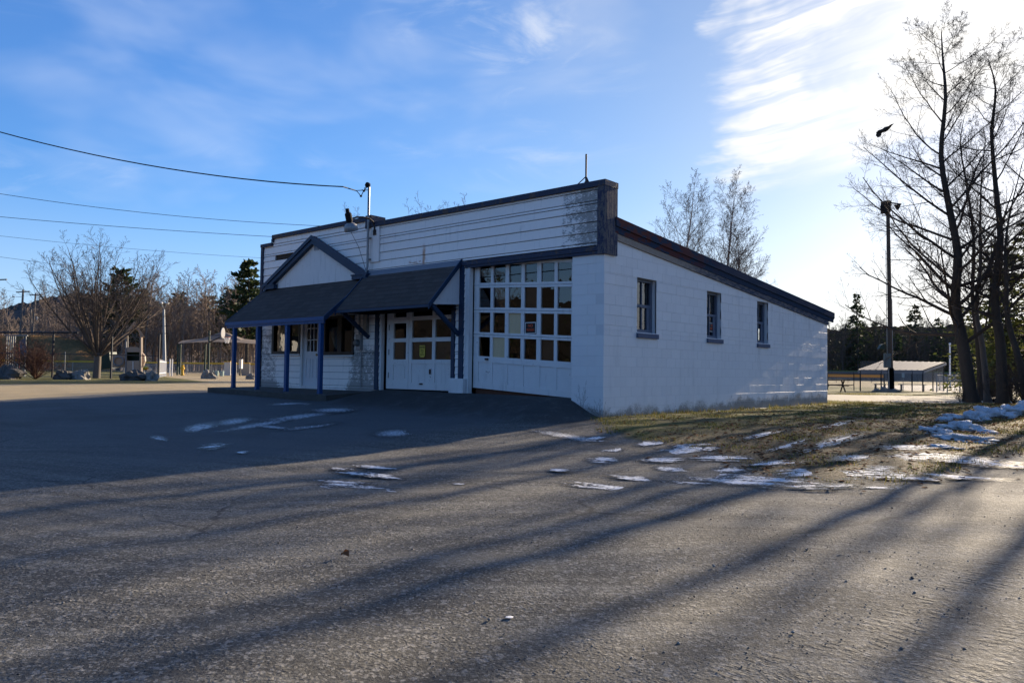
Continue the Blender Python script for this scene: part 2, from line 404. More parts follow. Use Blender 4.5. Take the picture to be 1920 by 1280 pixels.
        return dict(col=col, nrm=nrm, rough=.86, spec=.22)
    return mat('ground_mix', f)
GROUND = ground_material()
TRACK = [np.array([(6.55,-10.3),(7.05,-9.4),(7.25,-8.75),(7.38,-8.1),(7.5,-7.3),(7.6,-6.6)]), np.array([(7.35,-9.9),(7.65,-8.9),(7.9,-7.9),(8.05,-7.1)])]
def build_ground():
    xs = axis(-900, 900, -15.5, 9.5, .105); ys = axis(-300, 1300, -12.6, 6.0, .105)
    Xg, Yg = np.meshgrid(xs, ys); x = Xg.ravel(); y = Yg.ravel(); z = gz(x, y)
    nx, ny = len(xs), len(ys)
    # gentle unevenness of a worn lot
    rng = np.random.RandomState(3); amp = np.zeros_like(x)
    for k in range(26):
        th = rng.rand()*6.28; wl = rng.uniform(.35, 3.2); ph = rng.rand()*6.28
        amp += np.sin((x*np.cos(th)+y*np.sin(th))*6.283/wl+ph)*wl*.0012
    near = np.exp(-((x-2)**2+(y+3)**2)/500); z = z + amp*near
    Z = zones(np.stack([x,y],-1))
    z += Z['lawn']*near*(.035 + .02*np.sin(x*3.1+y*1.7)*np.sin(y*2.3-x))
    V = np.stack([x,y,z],-1); idx = np.arange(nx*ny).reshape(ny, nx)
    F = np.stack([idx[:-1,:-1].ravel(), idx[:-1,1:].ravel(), idx[1:,1:].ravel(), idx[1:,:-1].ravel()],-1)
    zf = {k: v[F].mean(1) for k, v in Z.items()}
    cx, cy = V[F].mean(1)[:,0], V[F].mean(1)[:,1]
    zone = np.zeros(len(F), int)
    for i, k in enumerate(('dirt','lawn','road','field','infield')): zone[zf[k] > .5] = i+1
    lot = (zone == 0) & (cx > -16) & (cx < 14) & (cy < 1.5) & (cy > -40)
    zone[(zone == 0) & ~lot] = 6
    tu = np.zeros(len(V)); tw = np.full(len(V), 9.0)
    for T in TRACK:
        s = 0
        for a, b in zip(T[:-1], T[1:]):
            ab = b-a; L = np.linalg.norm(ab); d = ab/L; r = V[:,:2]-a; t = r@d; w = r[:,0]*d[1]-r[:,1]*d[0]
            k = (t > -.25) & (t < L+.25) & (np.abs(w) < np.abs(tw)) & (np.abs(w) < .6); tu[k] = s+t[k]; tw[k] = w[k]; s += L
    names = ['gravel_lot','dirt_track','lawn','dirt_road','ball_field','infield','ground']
    for i, nm in enumerate(names):
        f = F[zone == i]
        if not len(f): continue
        used, inv = np.unique(f, return_inverse=True)
        o = npmesh(nm, V[used], inv.reshape(f.shape), GROUND, smooth=True); o['kind'] = 'structure'
        for k, v in list(Z.items()) + [('tread_u', tu), ('tread_w', tw), ('tread_on', (np.abs(tw) < .5)*1.0)]:
            a = o.data.attributes.new(k, 'FLOAT', 'POINT'); a.data.foreach_set('value', v[used].astype(np.float32))
build_ground()
# ------------------------------------------------------------------ building materials
def boxmask(g, P, x=None, y=None, z=None, soft=.25):
    X_, Y_, Z_ = g.xyz(P); r = None
    for s, lim in ((X_,x),(Y_,y),(Z_,z)):
        if lim is None: continue
        k = g.sm(s, lim[0]-soft, lim[0]+soft)*g.sm(s, lim[1]+soft, lim[1]-soft)
        r = k if r is None else r*k
    return r
def f_siding(g):
    P = g.pos(); x, y, z = g.xyz(P)
    st = g.mapping(P, (1.6, 1, 7)); n = g.noise(st, 2.0, 6, .68); n2 = g.noise(P, 7, 5, .65); n3 = g.noise(g.mapping(P,(1,1,.15)), 9, 4, .6)
    paint = g.mix(n2, (.83,.755,.69), (.92,.845,.78))
    paint = g.mix(g.sm(n3,.55,.75)*.35, paint, (.42,.40,.37))
    w = boxmask(g, P, x=(-1.05,.5), z=(3.42,4.6), soft=.05)*(.47 + .24*g.sm(x,-1.0,-.2))
    w = w + boxmask(g, P, x=(-13,-11.45), z=(-1,2.2), soft=.35)*.56 + boxmask(g, P, x=(-8.1,-6.8), z=(-1,1.55), soft=.25)*.66
    w = w + boxmask(g, P, x=(-13,-6), z=(0,.55), soft=.1)*.35 + boxmask(g, P, x=(-10,-9), z=(4.2,4.5), soft=.15)*.3
    n4 = g.noise(g.mapping(P,(1.2,1,4)), 14, 5, .7); peel = g.sm(w*.75 + n*.60 + (n2-.5)*.70 + (n4-.5)*1.1, .63, .79)*.78
    wood = g.mix(g.noise(g.mapping(P,(3,1,30)), 4, 5, .65), (.085,.075,.065), (.26,.245,.225))
    col = g.mix(peel, paint, wood)
    # rust run under the fixing above the canopy
    rx = g.m('ABSOLUTE', x + 5.22 + (n2-.5)*.08); rust = g.sm(rx, .085, .0)*g.sm(z, 3.42, 3.5)*g.sm(z, 4.02, 3.75)
    rust = rust.mx(boxmask(g, P, x=(-5.75,-5.2), z=(3.46,3.58), soft=.05)*g.sm(n,.5,.6))
    col = g.mix(rust*.8, col, (.42,.16,.035))
    return dict(col=col, rough=.62+peel*.25, nrm=g.bump(n2*.4+peel*-.8+n*.3, .5, .006), spec=.35)
M_SIDING = mat('weathered_siding', f_siding)
def f_white(g):
    P = g.pos(); n = g.noise(P, 6, 6, .65); n2 = g.noise(P, 38, 4, .6); n3 = g.noise(g.mapping(P,(2,2,.3)), 5, 4, .6)
    c = g.mix(n, (.62,.60,.58), (.73,.71,.68)); c = g.mix(g.sm(n3,.55,.72)*.4, c, (.40,.39,.37))
    chip = g.sm(n + (n2-.5)*.6, .70, .74); c = g.mix(chip, c, (.12,.10,.085))
    return dict(col=c, rough=.6, nrm=g.bump(n2, .25, .003), spec=.35)
M_WHITE = mat('old_white_paint', f_white)
def f_block(g):
    P = g.pos(); x, y, z = g.xyz(P); n = g.noise(P, 2.2, 6, .65); n2 = g.noise(P, 30, 4, .6); n3 = g.noise(P, 130, 3, .6)
    i = g.island()
    c = g.mix(i*.35+n*.65, (.68,.655,.63), (.77,.745,.715))
    lowd = g.sm(z + (n-.5)*.7 + (n2-.5)*.35 - g.sm(y, 2, 7)*.12, .26, .04); c = g.mix(lowd*.8, c, (.12,.105,.085))
    stain = g.sm(g.noise(g.mapping(P,(1,1,.18)), 3.2, 5, .65), .52, .74)*(.18 + g.sm(y, 3, 9)*.30); c = g.mix(stain, c, (.40,.38,.36))
    spots = g.sm(g.noise(P, 11, 5, .7), .69, .73); c = g.mix(spots*.8, c, (.17,.15,.13))
    return dict(col=c, rough=.55, spec=.45, nrm=g.bump(n3*.4+n2*.8, .6, .004))
M_BLOCK = mat('painted_block', f_block)
M_MORTAR = mat('painted_mortar', None, col=(.64,.62,.60), rough=.8)
def f_navy(g):
    P = g.pos(); n = g.noise(g.mapping(P,(1.4,1.4,1)), 3.5, 6, .7); n2 = g.noise(P, 24, 5, .65)
    c = g.mix(n2, (.017,.025,.050), (.032,.043,.078))
    wood = g.mix(g.noise(P, 16, 4, .6), (.060,.036,.026), (.125,.105,.095))
    k = g.sm(n*.8 + n2*.35, .595, .67)
    c = g.mix(k, c, wood); return dict(col=c, rough=.62+k*.2, nrm=g.bump(n2*.5-k*.6, .4, .004))
M_NAVY = mat('weathered_navy_trim', f_navy)
def f_cornert(g):
    P = g.pos(); n = g.noise(g.mapping(P,(3,3,.7)), 6, 6, .72); n2 = g.noise(P, 30, 4, .6)
    c = g.mix(n2, (.022,.026,.058), (.036,.042,.080)); k = g.sm(n+(n2-.5)*.3, .46, .54)
    c = g.mix(k, c, g.mix(n2, (.06,.048,.045), (.17,.155,.15))); return dict(col=c, rough=.8, nrm=g.bump(n, .5, .006))
M_PEELNAVY = mat('peeling_navy_trim', f_cornert)
def f_rakelow(g):
    P = g.pos(); x, y, z = g.xyz(P); n = g.noise(g.mapping(P,(1,1.5,6)), 2.4, 6, .7); n2 = g.noise(P, 20, 5, .65)
    wood = g.mix(n2, (.20,.15,.11), (.36,.30,.25)); blue = g.mix(n2, (.028,.038,.065), (.05,.06,.09))
    k = g.sm(y + (n-.5)*6, 2.6, 5.0); k2 = g.sm(n, .44, .56)*g.sm(y,2,6)
    return dict(col=g.mix((k*.6+k2*.5).clamp(), wood, blue), rough=.85, nrm=g.bump(n, .5, .006))
M_RAKELOW = mat('bare_fascia', f_rakelow)
def f_rakeup(g):
    P = g.pos(); x, y, z = g.xyz(P); n = g.noise(g.mapping(P,(1,1.2,3)), 2.0, 5, .65); n2 = g.noise(P, 18, 4, .6)
    c = g.mix(n2, (.022,.036,.062), (.040,.055,.085)); red = g.sm(n, .45, .52)*g.sm(y, 5.5, 2.5)
    return dict(col=g.mix(red*.8, c, (.12,.038,.026)), rough=.95, spec=.05, nrm=g.bump(n2, .3, .004))
M_RAKEUP = mat('faded_blue_fascia', f_rakeup)
def f_post(g):
    n = g.noise(g.pos(), 14, 4, .6); return dict(col=g.mix(n, (.005,.046,.145), (.012,.080,.215)), rough=.45, nrm=g.bump(n,.2,.003))
M_POST = mat('bright_blue_paint', f_post)
M_TRIM = mat('dark_blue_paint', lambda g: dict(col=g.mix(g.noise(g.pos(), 9, 5, .65), (.009,.026,.058), (.016,.042,.085)), rough=.5))
def f_shingle(g):
    P = g.obj(); x, y, z = g.xyz(P)
    b = g.node('ShaderNodeTexBrick'); g.put(b.inputs['Vector'], g.vec(x, z*1.30, 0.0))
    b.inputs['Scale'].default_value = 1; b.inputs['Brick Width'].default_value = .30; b.inputs['Row Height'].default_value = .14
    b.inputs['Mortar Size'].default_value = .006; b.inputs['Color1'].default_value = (.3,.3,.3,1); b.inputs['Color2'].default_value = (.9,.9,.9,1); b.inputs['Mortar'].default_value = (0,0,0,1)
    v = g.xyz(X(g, b.outputs[0]))[0]; n = g.noise(P, 40, 4, .7); n1 = g.noise(g.mapping(P,(1,1,.35)), 2.5, 4, .6)
    row = g.m('FRACT', z*1.30/.14)
    c = g.mix(v*.6+n*.4, (.046,.038,.034), (.105,.086,.076)); c = g.mix(g.sm(n1,.5,.75)*.4, c, (.085,.078,.072))
    return dict(col=c, rough=.92, spec=.12, nrm=g.bump(v*.006 + n*.003 - row*.006, 1.0, 1.0))
M_SHINGLE = mat('dark_asphalt_shingle', f_shingle)
M_FLASH = mat('grey_metal_flashing', lambda g: dict(col=g.mix(g.noise(g.pos(), 4, 4, .6), (.16,.18,.21), (.22,.24,.27)), rough=.5, metal=.3))
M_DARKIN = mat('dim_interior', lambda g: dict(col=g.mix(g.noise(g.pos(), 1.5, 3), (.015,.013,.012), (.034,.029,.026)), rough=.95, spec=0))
M_PLY = mat('pale_plywood', lambda g: dict(col=g.mix(g.noise(g.mapping(g.pos(),(1,1,.15)), 18, 4, .6), (.50,.385,.22), (.60,.47,.29)), rough=.75))
M_BROWNBD = mat('brown_hardboard', lambda g: dict(col=g.mix(g.noise(g.pos(), 5, 4, .6), (.155,.080,.045), (.21,.115,.068)), rough=.7))
M_BROWNFR = mat('dark_brown_frame', None, col=(.018,.011,.008), rough=.5)
M_GREYSASH = mat('grey_blue_sash', lambda g: dict(col=g.mix(g.noise(g.pos(), 12, 4, .6), (.085,.10,.135), (.14,.16,.20)), rough=.6))
M_SILL = mat('slate_blue_sill', lambda g: dict(col=g.mix(g.noise(g.pos(), 16, 5, .65), (.055,.075,.125), (.10,.12,.17)), rough=.7))
M_GALV = mat('grey_metal', lambda g: dict(col=g.mix(g.noise(g.pos(), 10, 3), (.20,.20,.20), (.32,.32,.32)), rough=.5, metal=.4))
M_IRON = mat('rusty_iron', lambda g: dict(col=g.mix(g.noise(g.pos(), 12, 4), (.020,.018,.018), (.075,.045,.035)), rough=.7))
M_BLACK = mat('black_plastic', None, col=(.012,.012,.013), rough=.85, spec=.15)
M_CONC = mat('old_concrete', lambda g: dict(col=g.mix(g.noise(g.pos(), 5, 6, .65), (.040,.036,.031), (.105,.095,.083)), rough=.9, nrm=g.bump(g.noise(g.pos(), 30, 4, .65), .6, .006)))
M_ROOF = mat('tar_roof', lambda g: dict(col=g.mix(g.noise(g.pos(), 6, 4), (.03,.03,.03), (.05,.05,.05)), rough=.95, spec=.05))
def glass(name, tint=(.8,.82,.82), ior=1.75, rough=.0):
    m = bpy.data.materials.new(name); m.use_nodes = True; t = m.node_tree; g = G(t); t.nodes.remove(t.nodes['Principled BSDF'])
    a = g.node('ShaderNodeBsdfTransparent'); a.inputs[0].default_value = (*tint,1)
    b = g.node('ShaderNodeBsdfGlossy'); b.inputs['Roughness'].default_value = rough; b.inputs[0].default_value = (1,1,1,1)
    g.l.new(g.bump(g.noise(g.pos(), 2.5, 2), .10, .02).o, b.inputs['Normal'])
    f = g.node('ShaderNodeFresnel'); f.inputs[0].default_value = ior
    x = g.node('ShaderNodeMixShader'); g.l.new(f.outputs[0], x.inputs[0]); g.l.new(a.outputs[0], x.inputs[1]); g.l.new(b.outputs[0], x.inputs[2])
    g.l.new(x.outputs[0], t.nodes['Material Output'].inputs[0]); return m
M_GLASS = glass('window_glass')

# ------------------------------------------------------------------ building
BX0, BY1 = -12.45, 12.58
def split_rows(x0, x1, z0, z1, rows, holes):
    "rectangles (xa,xb,za,zb) covering the wall minus the holes; rows = course edges"
    zs = sorted(set([z0,z1] + [r for r in rows if z0 < r < z1] + [h for q in holes for h in q[2:] if z0 < h < z1]))
    out = []
    for a, b in zip(zs[:-1], zs[1:]):
        segs = [(x0,x1)]
        for hx0,hx1,hz0,hz1 in holes:
            if hz0 < b-1e-4 and hz1 > a+1e-4:
                n = []
                for p,q in segs:
                    if hx1 <= p or hx0 >= q: n.append((p,q)); continue
                    if hx0 > p: n.append((p,hx0))
                    if hx1 < q: n.append((hx1,q))
                segs = n
        out += [(p,q,a,b) for p,q in segs if q-p > .004]
    return out
GAR = root('roadside_garage', 'abandoned white garage with false front, navy trim, blue porch posts and painted block side wall', 'garage', (-6.2,6.3,0))
def roof_z(y): return 4.0 - (y-.3)*(4.0-2.915)/(13.03-.3)
def build_shell():
    rng = random.Random(5)
    WA, WB, DR, G1, G2 = (-11.79,-10.33,1.33,2.34), (-9.22,-7.87,1.29,2.34), (-10.31,-9.38,.40,2.45), (-3.80,-.775,.30,3.27), (-6.83,-4.10,.34,2.85)
    holes = [WA, WB, DR, G1, G2, (-11.76,-10.6,4.105,4.255)]
    f = MB()
    up = [4.315+.21*k for k in range(-4,2)]; lo = [.30+.175*k for k in range(0,18)]
    lo = [z for z in lo if z < 3.45]
    for a,b,c,d in split_rows(BX0, -.10, 3.42, 4.60, up, holes)+split_rows(BX0, -3.80, .12, 3.42, lo, holes)+split_rows(BX0,-7.5,4.60,4.78,[],[(-13,-11.86,0,9)]):
        g_ = .013 if c >= 3.4 else .009; jog = rng.uniform(-.003,.003)
        # boards cut to stock lengths, each tipped out at its lower edge
        x = a
        while x < b-1e-4:
            L = min(b, x+rng.uniform(2.4,3.9)); L = b if b-L < .5 else L
            e = .0012 if L < b else 0
            f.add([(x,-.004+jog,d),(L-e,-.004+jog,d),(L-e,-.020+jog,c+g_),(x,-.020+jog,c+g_),(x,.02,d),(L-e,.02,d),(L-e,.02,c+g_),(x,.02,c+g_)],
                  [(0,3,2,1),(2,3,7,6),(0,1,5,4),(1,2,6,5),(3,0,4,7)]); x = L
    fw = f.build('front_siding', M_SIDING, GAR)
    b = MB()
    for a,c,z0,z1 in split_rows(BX0, -.78, .0, 4.6, [], [WA,WB,DR,G1,G2]): b.box(a,c,.021,.14,z0,z1)
    b.box(-.78,-.10,.021,.14,3.27,4.6); b.box(BX0,-.02,.15,.30,3.3,4.55); b.build('front_framing', mat('brown_sheathing', lambda g: dict(col=g.mix(g.noise(g.mapping(g.pos(),(1,1,8)),6,4,.6),(.025,.018,.014),(.06,.043,.032)), rough=.9)), GAR)
    # block courses with their own small steps, on the side wall and the corner pier
    m = MB(); B = MB(); cz = [.02+.2032*k for k in range(-3,20)]
    wins = [(1.21,1.99,1.76,2.90),(4.33,5.08,1.77,2.89),(7.20,7.92,1.75,2.87)]
    for i, z in enumerate(cz):
        off = (i%2)*.2032; y = .0-off; cdx = rng.uniform(-.0030,.0030)
        while y < BY1:
            a, e = max(y,0), min(y+.4064, BY1); y += .4064
            if e-a < .05: continue
            top = z+.2032
            lim = 3.66-(max(a,0)-.31)*.0842
            if z > 3.9 or z > lim: continue
            for p,q,c,d in split_rows(a+.0010, e-.0010, z+.0034, min(top-.0034, 3.9), [], [(w[0],w[1],w[2],w[3]) for w in wins]):
                dx = cdx+rng.uniform(-.0011,.0011)
                B.bev(-.03, dx, p, q, c, d, .0022, 'x', 1)
    for w in wins:      # plain lintels, proud by a hair
        pass
    m.prism([(-.006,0,-.6),(-.006,BY1,-.6),(-.006,BY1,2.62),(-.006,.3,3.66),(-.006,0,3.66)], (-.008,0,0))
    side = B.build('side_block_wall', M_BLOCK, GAR)
    # mortar sheet with window openings, inner face and reveals
    m = MB()
    for p,q,c,d in split_rows(0, BY1, -.6, 2.60, [], wins): m.box(-.19,-.0045,p,q,c,d)
    for k in range(14):
        y0 = k*BY1/14; y1 = (k+1)*BY1/14; holes_ = wins
        zt = min(3.64, 3.66-(y1-.31)*.0842)
        for p,q,c,d in split_rows(y0, y1, 2.60, zt, [], wins): m.box(-.19,-.0045,p,q,c,d)
    m.build('side_mortar', M_MORTAR, GAR)
    P = MB()
    for i, z in enumerate(cz):
        if z > 3.2: break
        x0 = -.775
        for a,c in (((-.775,-.39),(-.387,-.004)) if i%2 else ((-.775,-.2),(-.197,-.004))):
            P.bev(a+.001, c-.001, rng.uniform(-.002,.001), .19, z+.0022, min(z+.201,3.26), .0022, 'y', -1)
    P.build('corner_pier', M_BLOCK, GAR)
    P = MB(); P.box(-.772,-.19,.004,.19,-.6,3.262); P.build('pier_mortar', M_MORTAR, GAR)
    r = MB(); win = [(-2.62,-2.02,1.75,2.45)]
    for p,q,c,d in split_rows(BX0, -.19, -.4, 2.85, [], win): r.box(p,q,BY1-.19,BY1,c,d)
    r.build('rear_block_wall', M_BLOCK, GAR)
    r = MB(); r.prism([(BX0,.14,-.4),(BX0,BY1-.19,-.4),(BX0,BY1-.19,2.8),(BX0,.14,3.85)], (.19,0,0)); r.build('far_side_block_wall', M_BLOCK, GAR)
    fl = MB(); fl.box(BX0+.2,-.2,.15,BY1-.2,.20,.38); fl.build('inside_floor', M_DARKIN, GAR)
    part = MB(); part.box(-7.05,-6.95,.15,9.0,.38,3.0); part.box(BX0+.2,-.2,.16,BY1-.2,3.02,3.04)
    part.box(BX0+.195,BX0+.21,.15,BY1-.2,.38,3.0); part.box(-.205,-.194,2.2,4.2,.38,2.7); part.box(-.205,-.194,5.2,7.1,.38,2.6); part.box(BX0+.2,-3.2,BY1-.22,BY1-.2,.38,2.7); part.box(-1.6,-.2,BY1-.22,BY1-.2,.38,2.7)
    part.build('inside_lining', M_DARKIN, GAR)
    # roof slab
    r = MB(); x0, x1 = BX0-.05, .055
    r.prism([(x0,.30,roof_z(.30)-.10),(x0,13.05,roof_z(13.05)-.10),(x0,13.05,roof_z(13.05)),(x0,.30,roof_z(.30))], (x1-x0,0,0))
    r.build('roof', M_ROOF, GAR)
    k = MB(); k.prism([(.004,.31,roof_z(.31)-.30),(.004,13.04,roof_z(13.04)-.30),(.004,13.04,roof_z(13.04)-.102),(.004,.31,roof_z(.31)-.102)], (.045,0,0)); 
    k.prism([(.056,.31,roof_z(.31)-.17),(.056,13.06,roof_z(13.06)-.17),(.056,13.06,roof_z(13.06)+.012),(.056,.31,roof_z(.31)+.012)], (.022,0,0)); k.build('rake_fascia', M_RAKEUP, GAR)
    k = MB(); k.prism([(.004,.36,roof_z(.31)-.44),(.004,12.62,roof_z(12.62)-.44),(.004,12.62,roof_z(12.62)-.304),(.004,.36,roof_z(.31)-.304)], (.030,0,0)); k.build('lower_fascia', M_RAKELOW, GAR)
    k = MB(); k.box(BX0-.05,.05,13.055,13.085,roof_z(13.05)-.2,roof_z(13.05)+.01); k.build('rear_fascia', M_RAKEUP, GAR)
    # parapet: body behind the boards, cap, steps, corner boards
    k = MB(); k.box(-7.2,-.01,.31,.36,3.5,4.58); k.box(BX0,-7.2,.31,.36,3.5,4.75); k.box(-.10,.02,.02,.345,3.26,4.58); k.build('parapet_back', M_PEELNAVY, GAR)
    c = MB(); c.box(-7.22,.055,-.07,.40,4.585,4.70); c.box(-11.88,-7.42,-.07,.40,4.765,4.875); c.box(-7.42,-7.20,-.075,.41,4.56,4.90); c.box(BX0-.05,-11.885,-.07,.40,4.56,4.655); c.box(-11.90,-11.82,-.072,.395,4.66,4.76)
    c.build('parapet_cap', M_NAVY, GAR)
    c = MB(); c.box(-.135,.045,-.058,.012,3.235,4.583); c.box(.022,.047,.014,.39,3.235,4.583); c.build('corner_trim', M_PEELNAVY, GAR)
    c = MB(); c.box(BX0-.045,BX0+.075,-.055,.02,.12,4.555); c.build('corner_board', M_NAVY, GAR)
    c = MB(); c.box(-3.98,-.14,-.050,.0,3.31,3.405); c.box(-3.80,-.775,-.035,.10,3.255,3.305); c.build('lintel_trim', M_NAVY, GAR)
    c = MB(); c.box(-.77,-.14,-.046,.02,3.245,3.30); c.build('lintel_end', M_NAVY, GAR)
    c = MB(); c.box(-3.97,-3.825,-.045,.018,.735,3.305); c.build('door_trim', M_TRIM, GAR)
    c = MB(); c.box(-6.985,-6.845,-.045,.018,.40,2.86); c.build('door_trim', M_TRIM, GAR)
    c = MB(); c.box(-4.215,-4.115,-.040,.018,.74,2.86); c.build('door_trim', M_TRIM, GAR)
    c = MB(); c.bev(-4.20,-3.73,-.12,.05,.30,.735,.012); c.build('pier_block', M_WHITE, GAR)
    c = MB(); c.box(-3.82,-3.66,.0,.10,.38,3.30); c.box(-3.70,-3.665,-.02,-.001,.38,3.30); c.build('door_jamb', M_WHITE, GAR)
    c = MB(); c.box(-6.825,-6.77,.0,.10,.36,2.84); c.build('door_jamb', M_WHITE, GAR)
    # missing board: bare sheathing behind
    c = MB(); c.box(-7.27,-6.88,-.045,-.021,3.67,4.575); c.box(-6.90,-6.875,-.056,-.046,3.66,4.57); c.build('cover_panel', M_SIDING, GAR)
    v = MB(); v.tube([(-1.0,2.9,3.6),(-1.0,2.9,4.26)], .075, 14); v.build('vent_pipe', M_GALV, GAR)
    a = MB(); a.tube([(-.60,.2,4.70),(-.60,.2,5.36)], .019, 8)
    for q in ((-.74,.05),(-.46,.05),(-.60,.38)): a.beam((q[0],q[1],4.70),(-.60,.2,4.90),.025,.02)
    for q in ((-.74,.05),(-.46,.05),(-.60,.38)): a.box(q[0]-.04,q[0]+.04,q[1]-.03,q[1]+.03,4.70,4.712)
    a.tube([(-.60,.2,4.70),(-.60,.2,4.79)], .034, 10); a.build('antenna_stub', M_IRON, GAR)
build_shell()

def build_porch():
    XL, XR, YE, ZE, ZT = -12.12, -7.37, -1.33, 2.21, 3.30
    r = MB(); t = .07
    r.prism([(XL,-.022,ZT),(XL,YE,ZE),(XL,YE,ZE-t),(XL,-.022,ZT-t)], (XR-XL,0,0)); r.build('porch_roof', M_SHINGLE, GAR)
    b = MB(); b.box(XL+.02,XR-.02,YE+.015,YE+.06,ZE-.165,ZE-.075); b.box(XL-.005,XR+.005,YE-.012,YE+.012,ZE-.10,ZE-.005); b.build('porch_fascia', M_POST, GAR)
    for x in (XR+.004, XL-.034):
        k = MB(); k.prism([(x,-.025,ZT+.008),(x,YE-.01,ZE+.008),(x,YE-.01,ZE-.135),(x,-.025,ZT-.135)], (.030,0,0)); k.build('porch_rake', M_TRIM, GAR)
    for x, zb in ((-11.72,.345),(-10.47,.325),(-9.05,.30),(-7.56,.29)):
        p = MB(); p.bev(x-.052,x+.052,YE+.02,YE+.115,zb,ZE-.168,.008); p.box(x-.054,x+.054,YE+.018,YE+.118,zb,zb+.06); p.build('porch_post', M_POST, GAR)
    s = MB(); V = [(-12.45,-.02),(-12.5,-1.62),(-9.8,-1.66),(-8.3,-1.63),(-6.95,-1.5),(-6.95,-.02)]; zt = [.36,.345,.31,.29,.285,.36]
    n = len(V); s.add([(x,y,z) for (x,y),z in zip(V,zt)] + [(x,y,z-.45) for (x,y),z in zip(V,zt)], [tuple(range(n)), tuple(range(2*n-1,n-1,-1))]+[(i,i+n,(i+1)%n+n,(i+1)%n) for i in range(n)])
    s.build('porch_slab', M_CONC, GAR)
    # false gable over the porch
    cx, hw, zp, zb = -9.62, 2.47, 4.60, 3.36
    f = MB(); f.prism([(cx-hw+.18,-.022,zb-.10),(cx+hw-.18,-.022,zb-.10),(cx+.02,-.022,zp-.14),(cx-.02,-.022,zp-.14)], (0,-.06,0)); gf = f.build('gable', M_WHITE, GAR)
    for sx in (-1,1):
        k = MB(); a = Vector((cx,0,zp)); e = Vector((cx+sx*hw,0,zb)); d = (e-a).normalized(); nrm = Vector((-d.z*sx,0,d.x*sx)); nrm = nrm if nrm.z > 0 else -nrm
        w = .20
        k.prism([a+Vector((0,-.084,0)), e+Vector((0,-.084,0)), e-nrm*w+Vector((0,-.084,0)), a-Vector((0,0,w/abs(nrm.z)))+Vector((0,-.084,0))], (0,-.12,0))
        k.prism([a+Vector((0,-.206,.012)), e+d*.02+Vector((0,-.206,.012)), e+d*.02-nrm*.09+Vector((0,-.206,0)), a-Vector((0,0,.09/abs(nrm.z)))+Vector((0,-.206,0))], (0,-.03,0))
        k.build('gable_rake', M_TRIM, gf)
        q = MB(); x0, x1 = sorted((cx+sx*(hw-.62), cx+sx*(hw+.01))); q.box(x0,x1,-.215,-.086,zb-.115,zb-.02); q.box(x0-.02,x1+.02,-.235,-.086,zb-.019,zb+.012); q.build('cornice_return', M_TRIM, gf)
    q = MB(); q.box(cx-.04,cx+.18,-.092,-.083,4.20,4.37); 
    for a in ((-.035,-.028,4.205,4.365),(.168,.175,4.205,4.365)): q.box(cx+a[0],cx+a[1],-.100,-.0925,a[2],a[3])
    for a in ((-.035,.175,4.203,4.210),(-.035,.175,4.360,4.367)): q.box(cx+a[0],cx+a[1],-.101,-.0926,a[2],a[3])
    q.build('plaque', mat('faded_plaque', None, col=(.33,.34,.36), rough=.7), gf)
    q = MB(); q.box(cx+.0,cx+.022,-.096,-.0925,4.235,4.335); q.tube([(cx+.06,-.0945,4.32),(cx+.11,-.0945,4.33),(cx+.13,-.0945,4.30),(cx+.08,-.0945,4.25),(cx+.14,-.0945,4.24)],.006,5)
    q.build('plaque_mark', M_GREYSASH, gf)
build_porch()

def build_awning():
    XL, XR, YE, ZE, ZT = -7.30, -3.93, -1.02, 2.375, 3.475
    zs = lambda y: ZT + (ZE-ZT)*(y/YE)
    r = MB(); r.prism([(XL,-.16,zs(-.16)),(XL,YE,ZE),(XL,YE,ZE-.06),(XL,-.16,zs(-.16)-.06)], (XR-XL,0,0)); aw = r.build('awning', M_SHINGLE, GAR)
    r = MB(); r.prism([(XL,-.023,zs(-.023)+.004),(XL,-.158,zs(-.158)+.006),(XL,-.158,zs(-.158)-.05),(XL,-.023,zs(-.023)-.05)], (XR-XL,0,0)); r.build('flashing', M_FLASH, aw)
    k = MB()
    for x in (XR+.003, XL-.033): k.prism([(x,-.025,ZT+.01),(x,YE-.015,ZE+.01),(x,YE-.015,ZE-.12),(x,-.025,ZT-.13)], (.030,0,0))
    k.box(XL,XR,YE-.018,YE-.002,ZE-.075,ZE-.012); k.build('awning_trim', M_TRIM, aw)
    for x in (XR-.06, XL+.03):
        k = MB(); k.prism([(x,-.024,ZT-.15),(x,YE+.16,ZE+.03),(x,YE+.16,ZE+.0),(x,-.024,2.43)], (.03,0,0)); k.build('side_panel', M_WHITE, aw)
        k = MB(); k.beam((x+.015,YE+.14,ZE-.02),(x+.015,-.03,1.74),.075,.085,(0,1,0)); k.build('brace', M_TRIM, aw)
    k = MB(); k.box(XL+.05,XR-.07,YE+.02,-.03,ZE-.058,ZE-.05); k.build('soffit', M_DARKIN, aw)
build_awning()

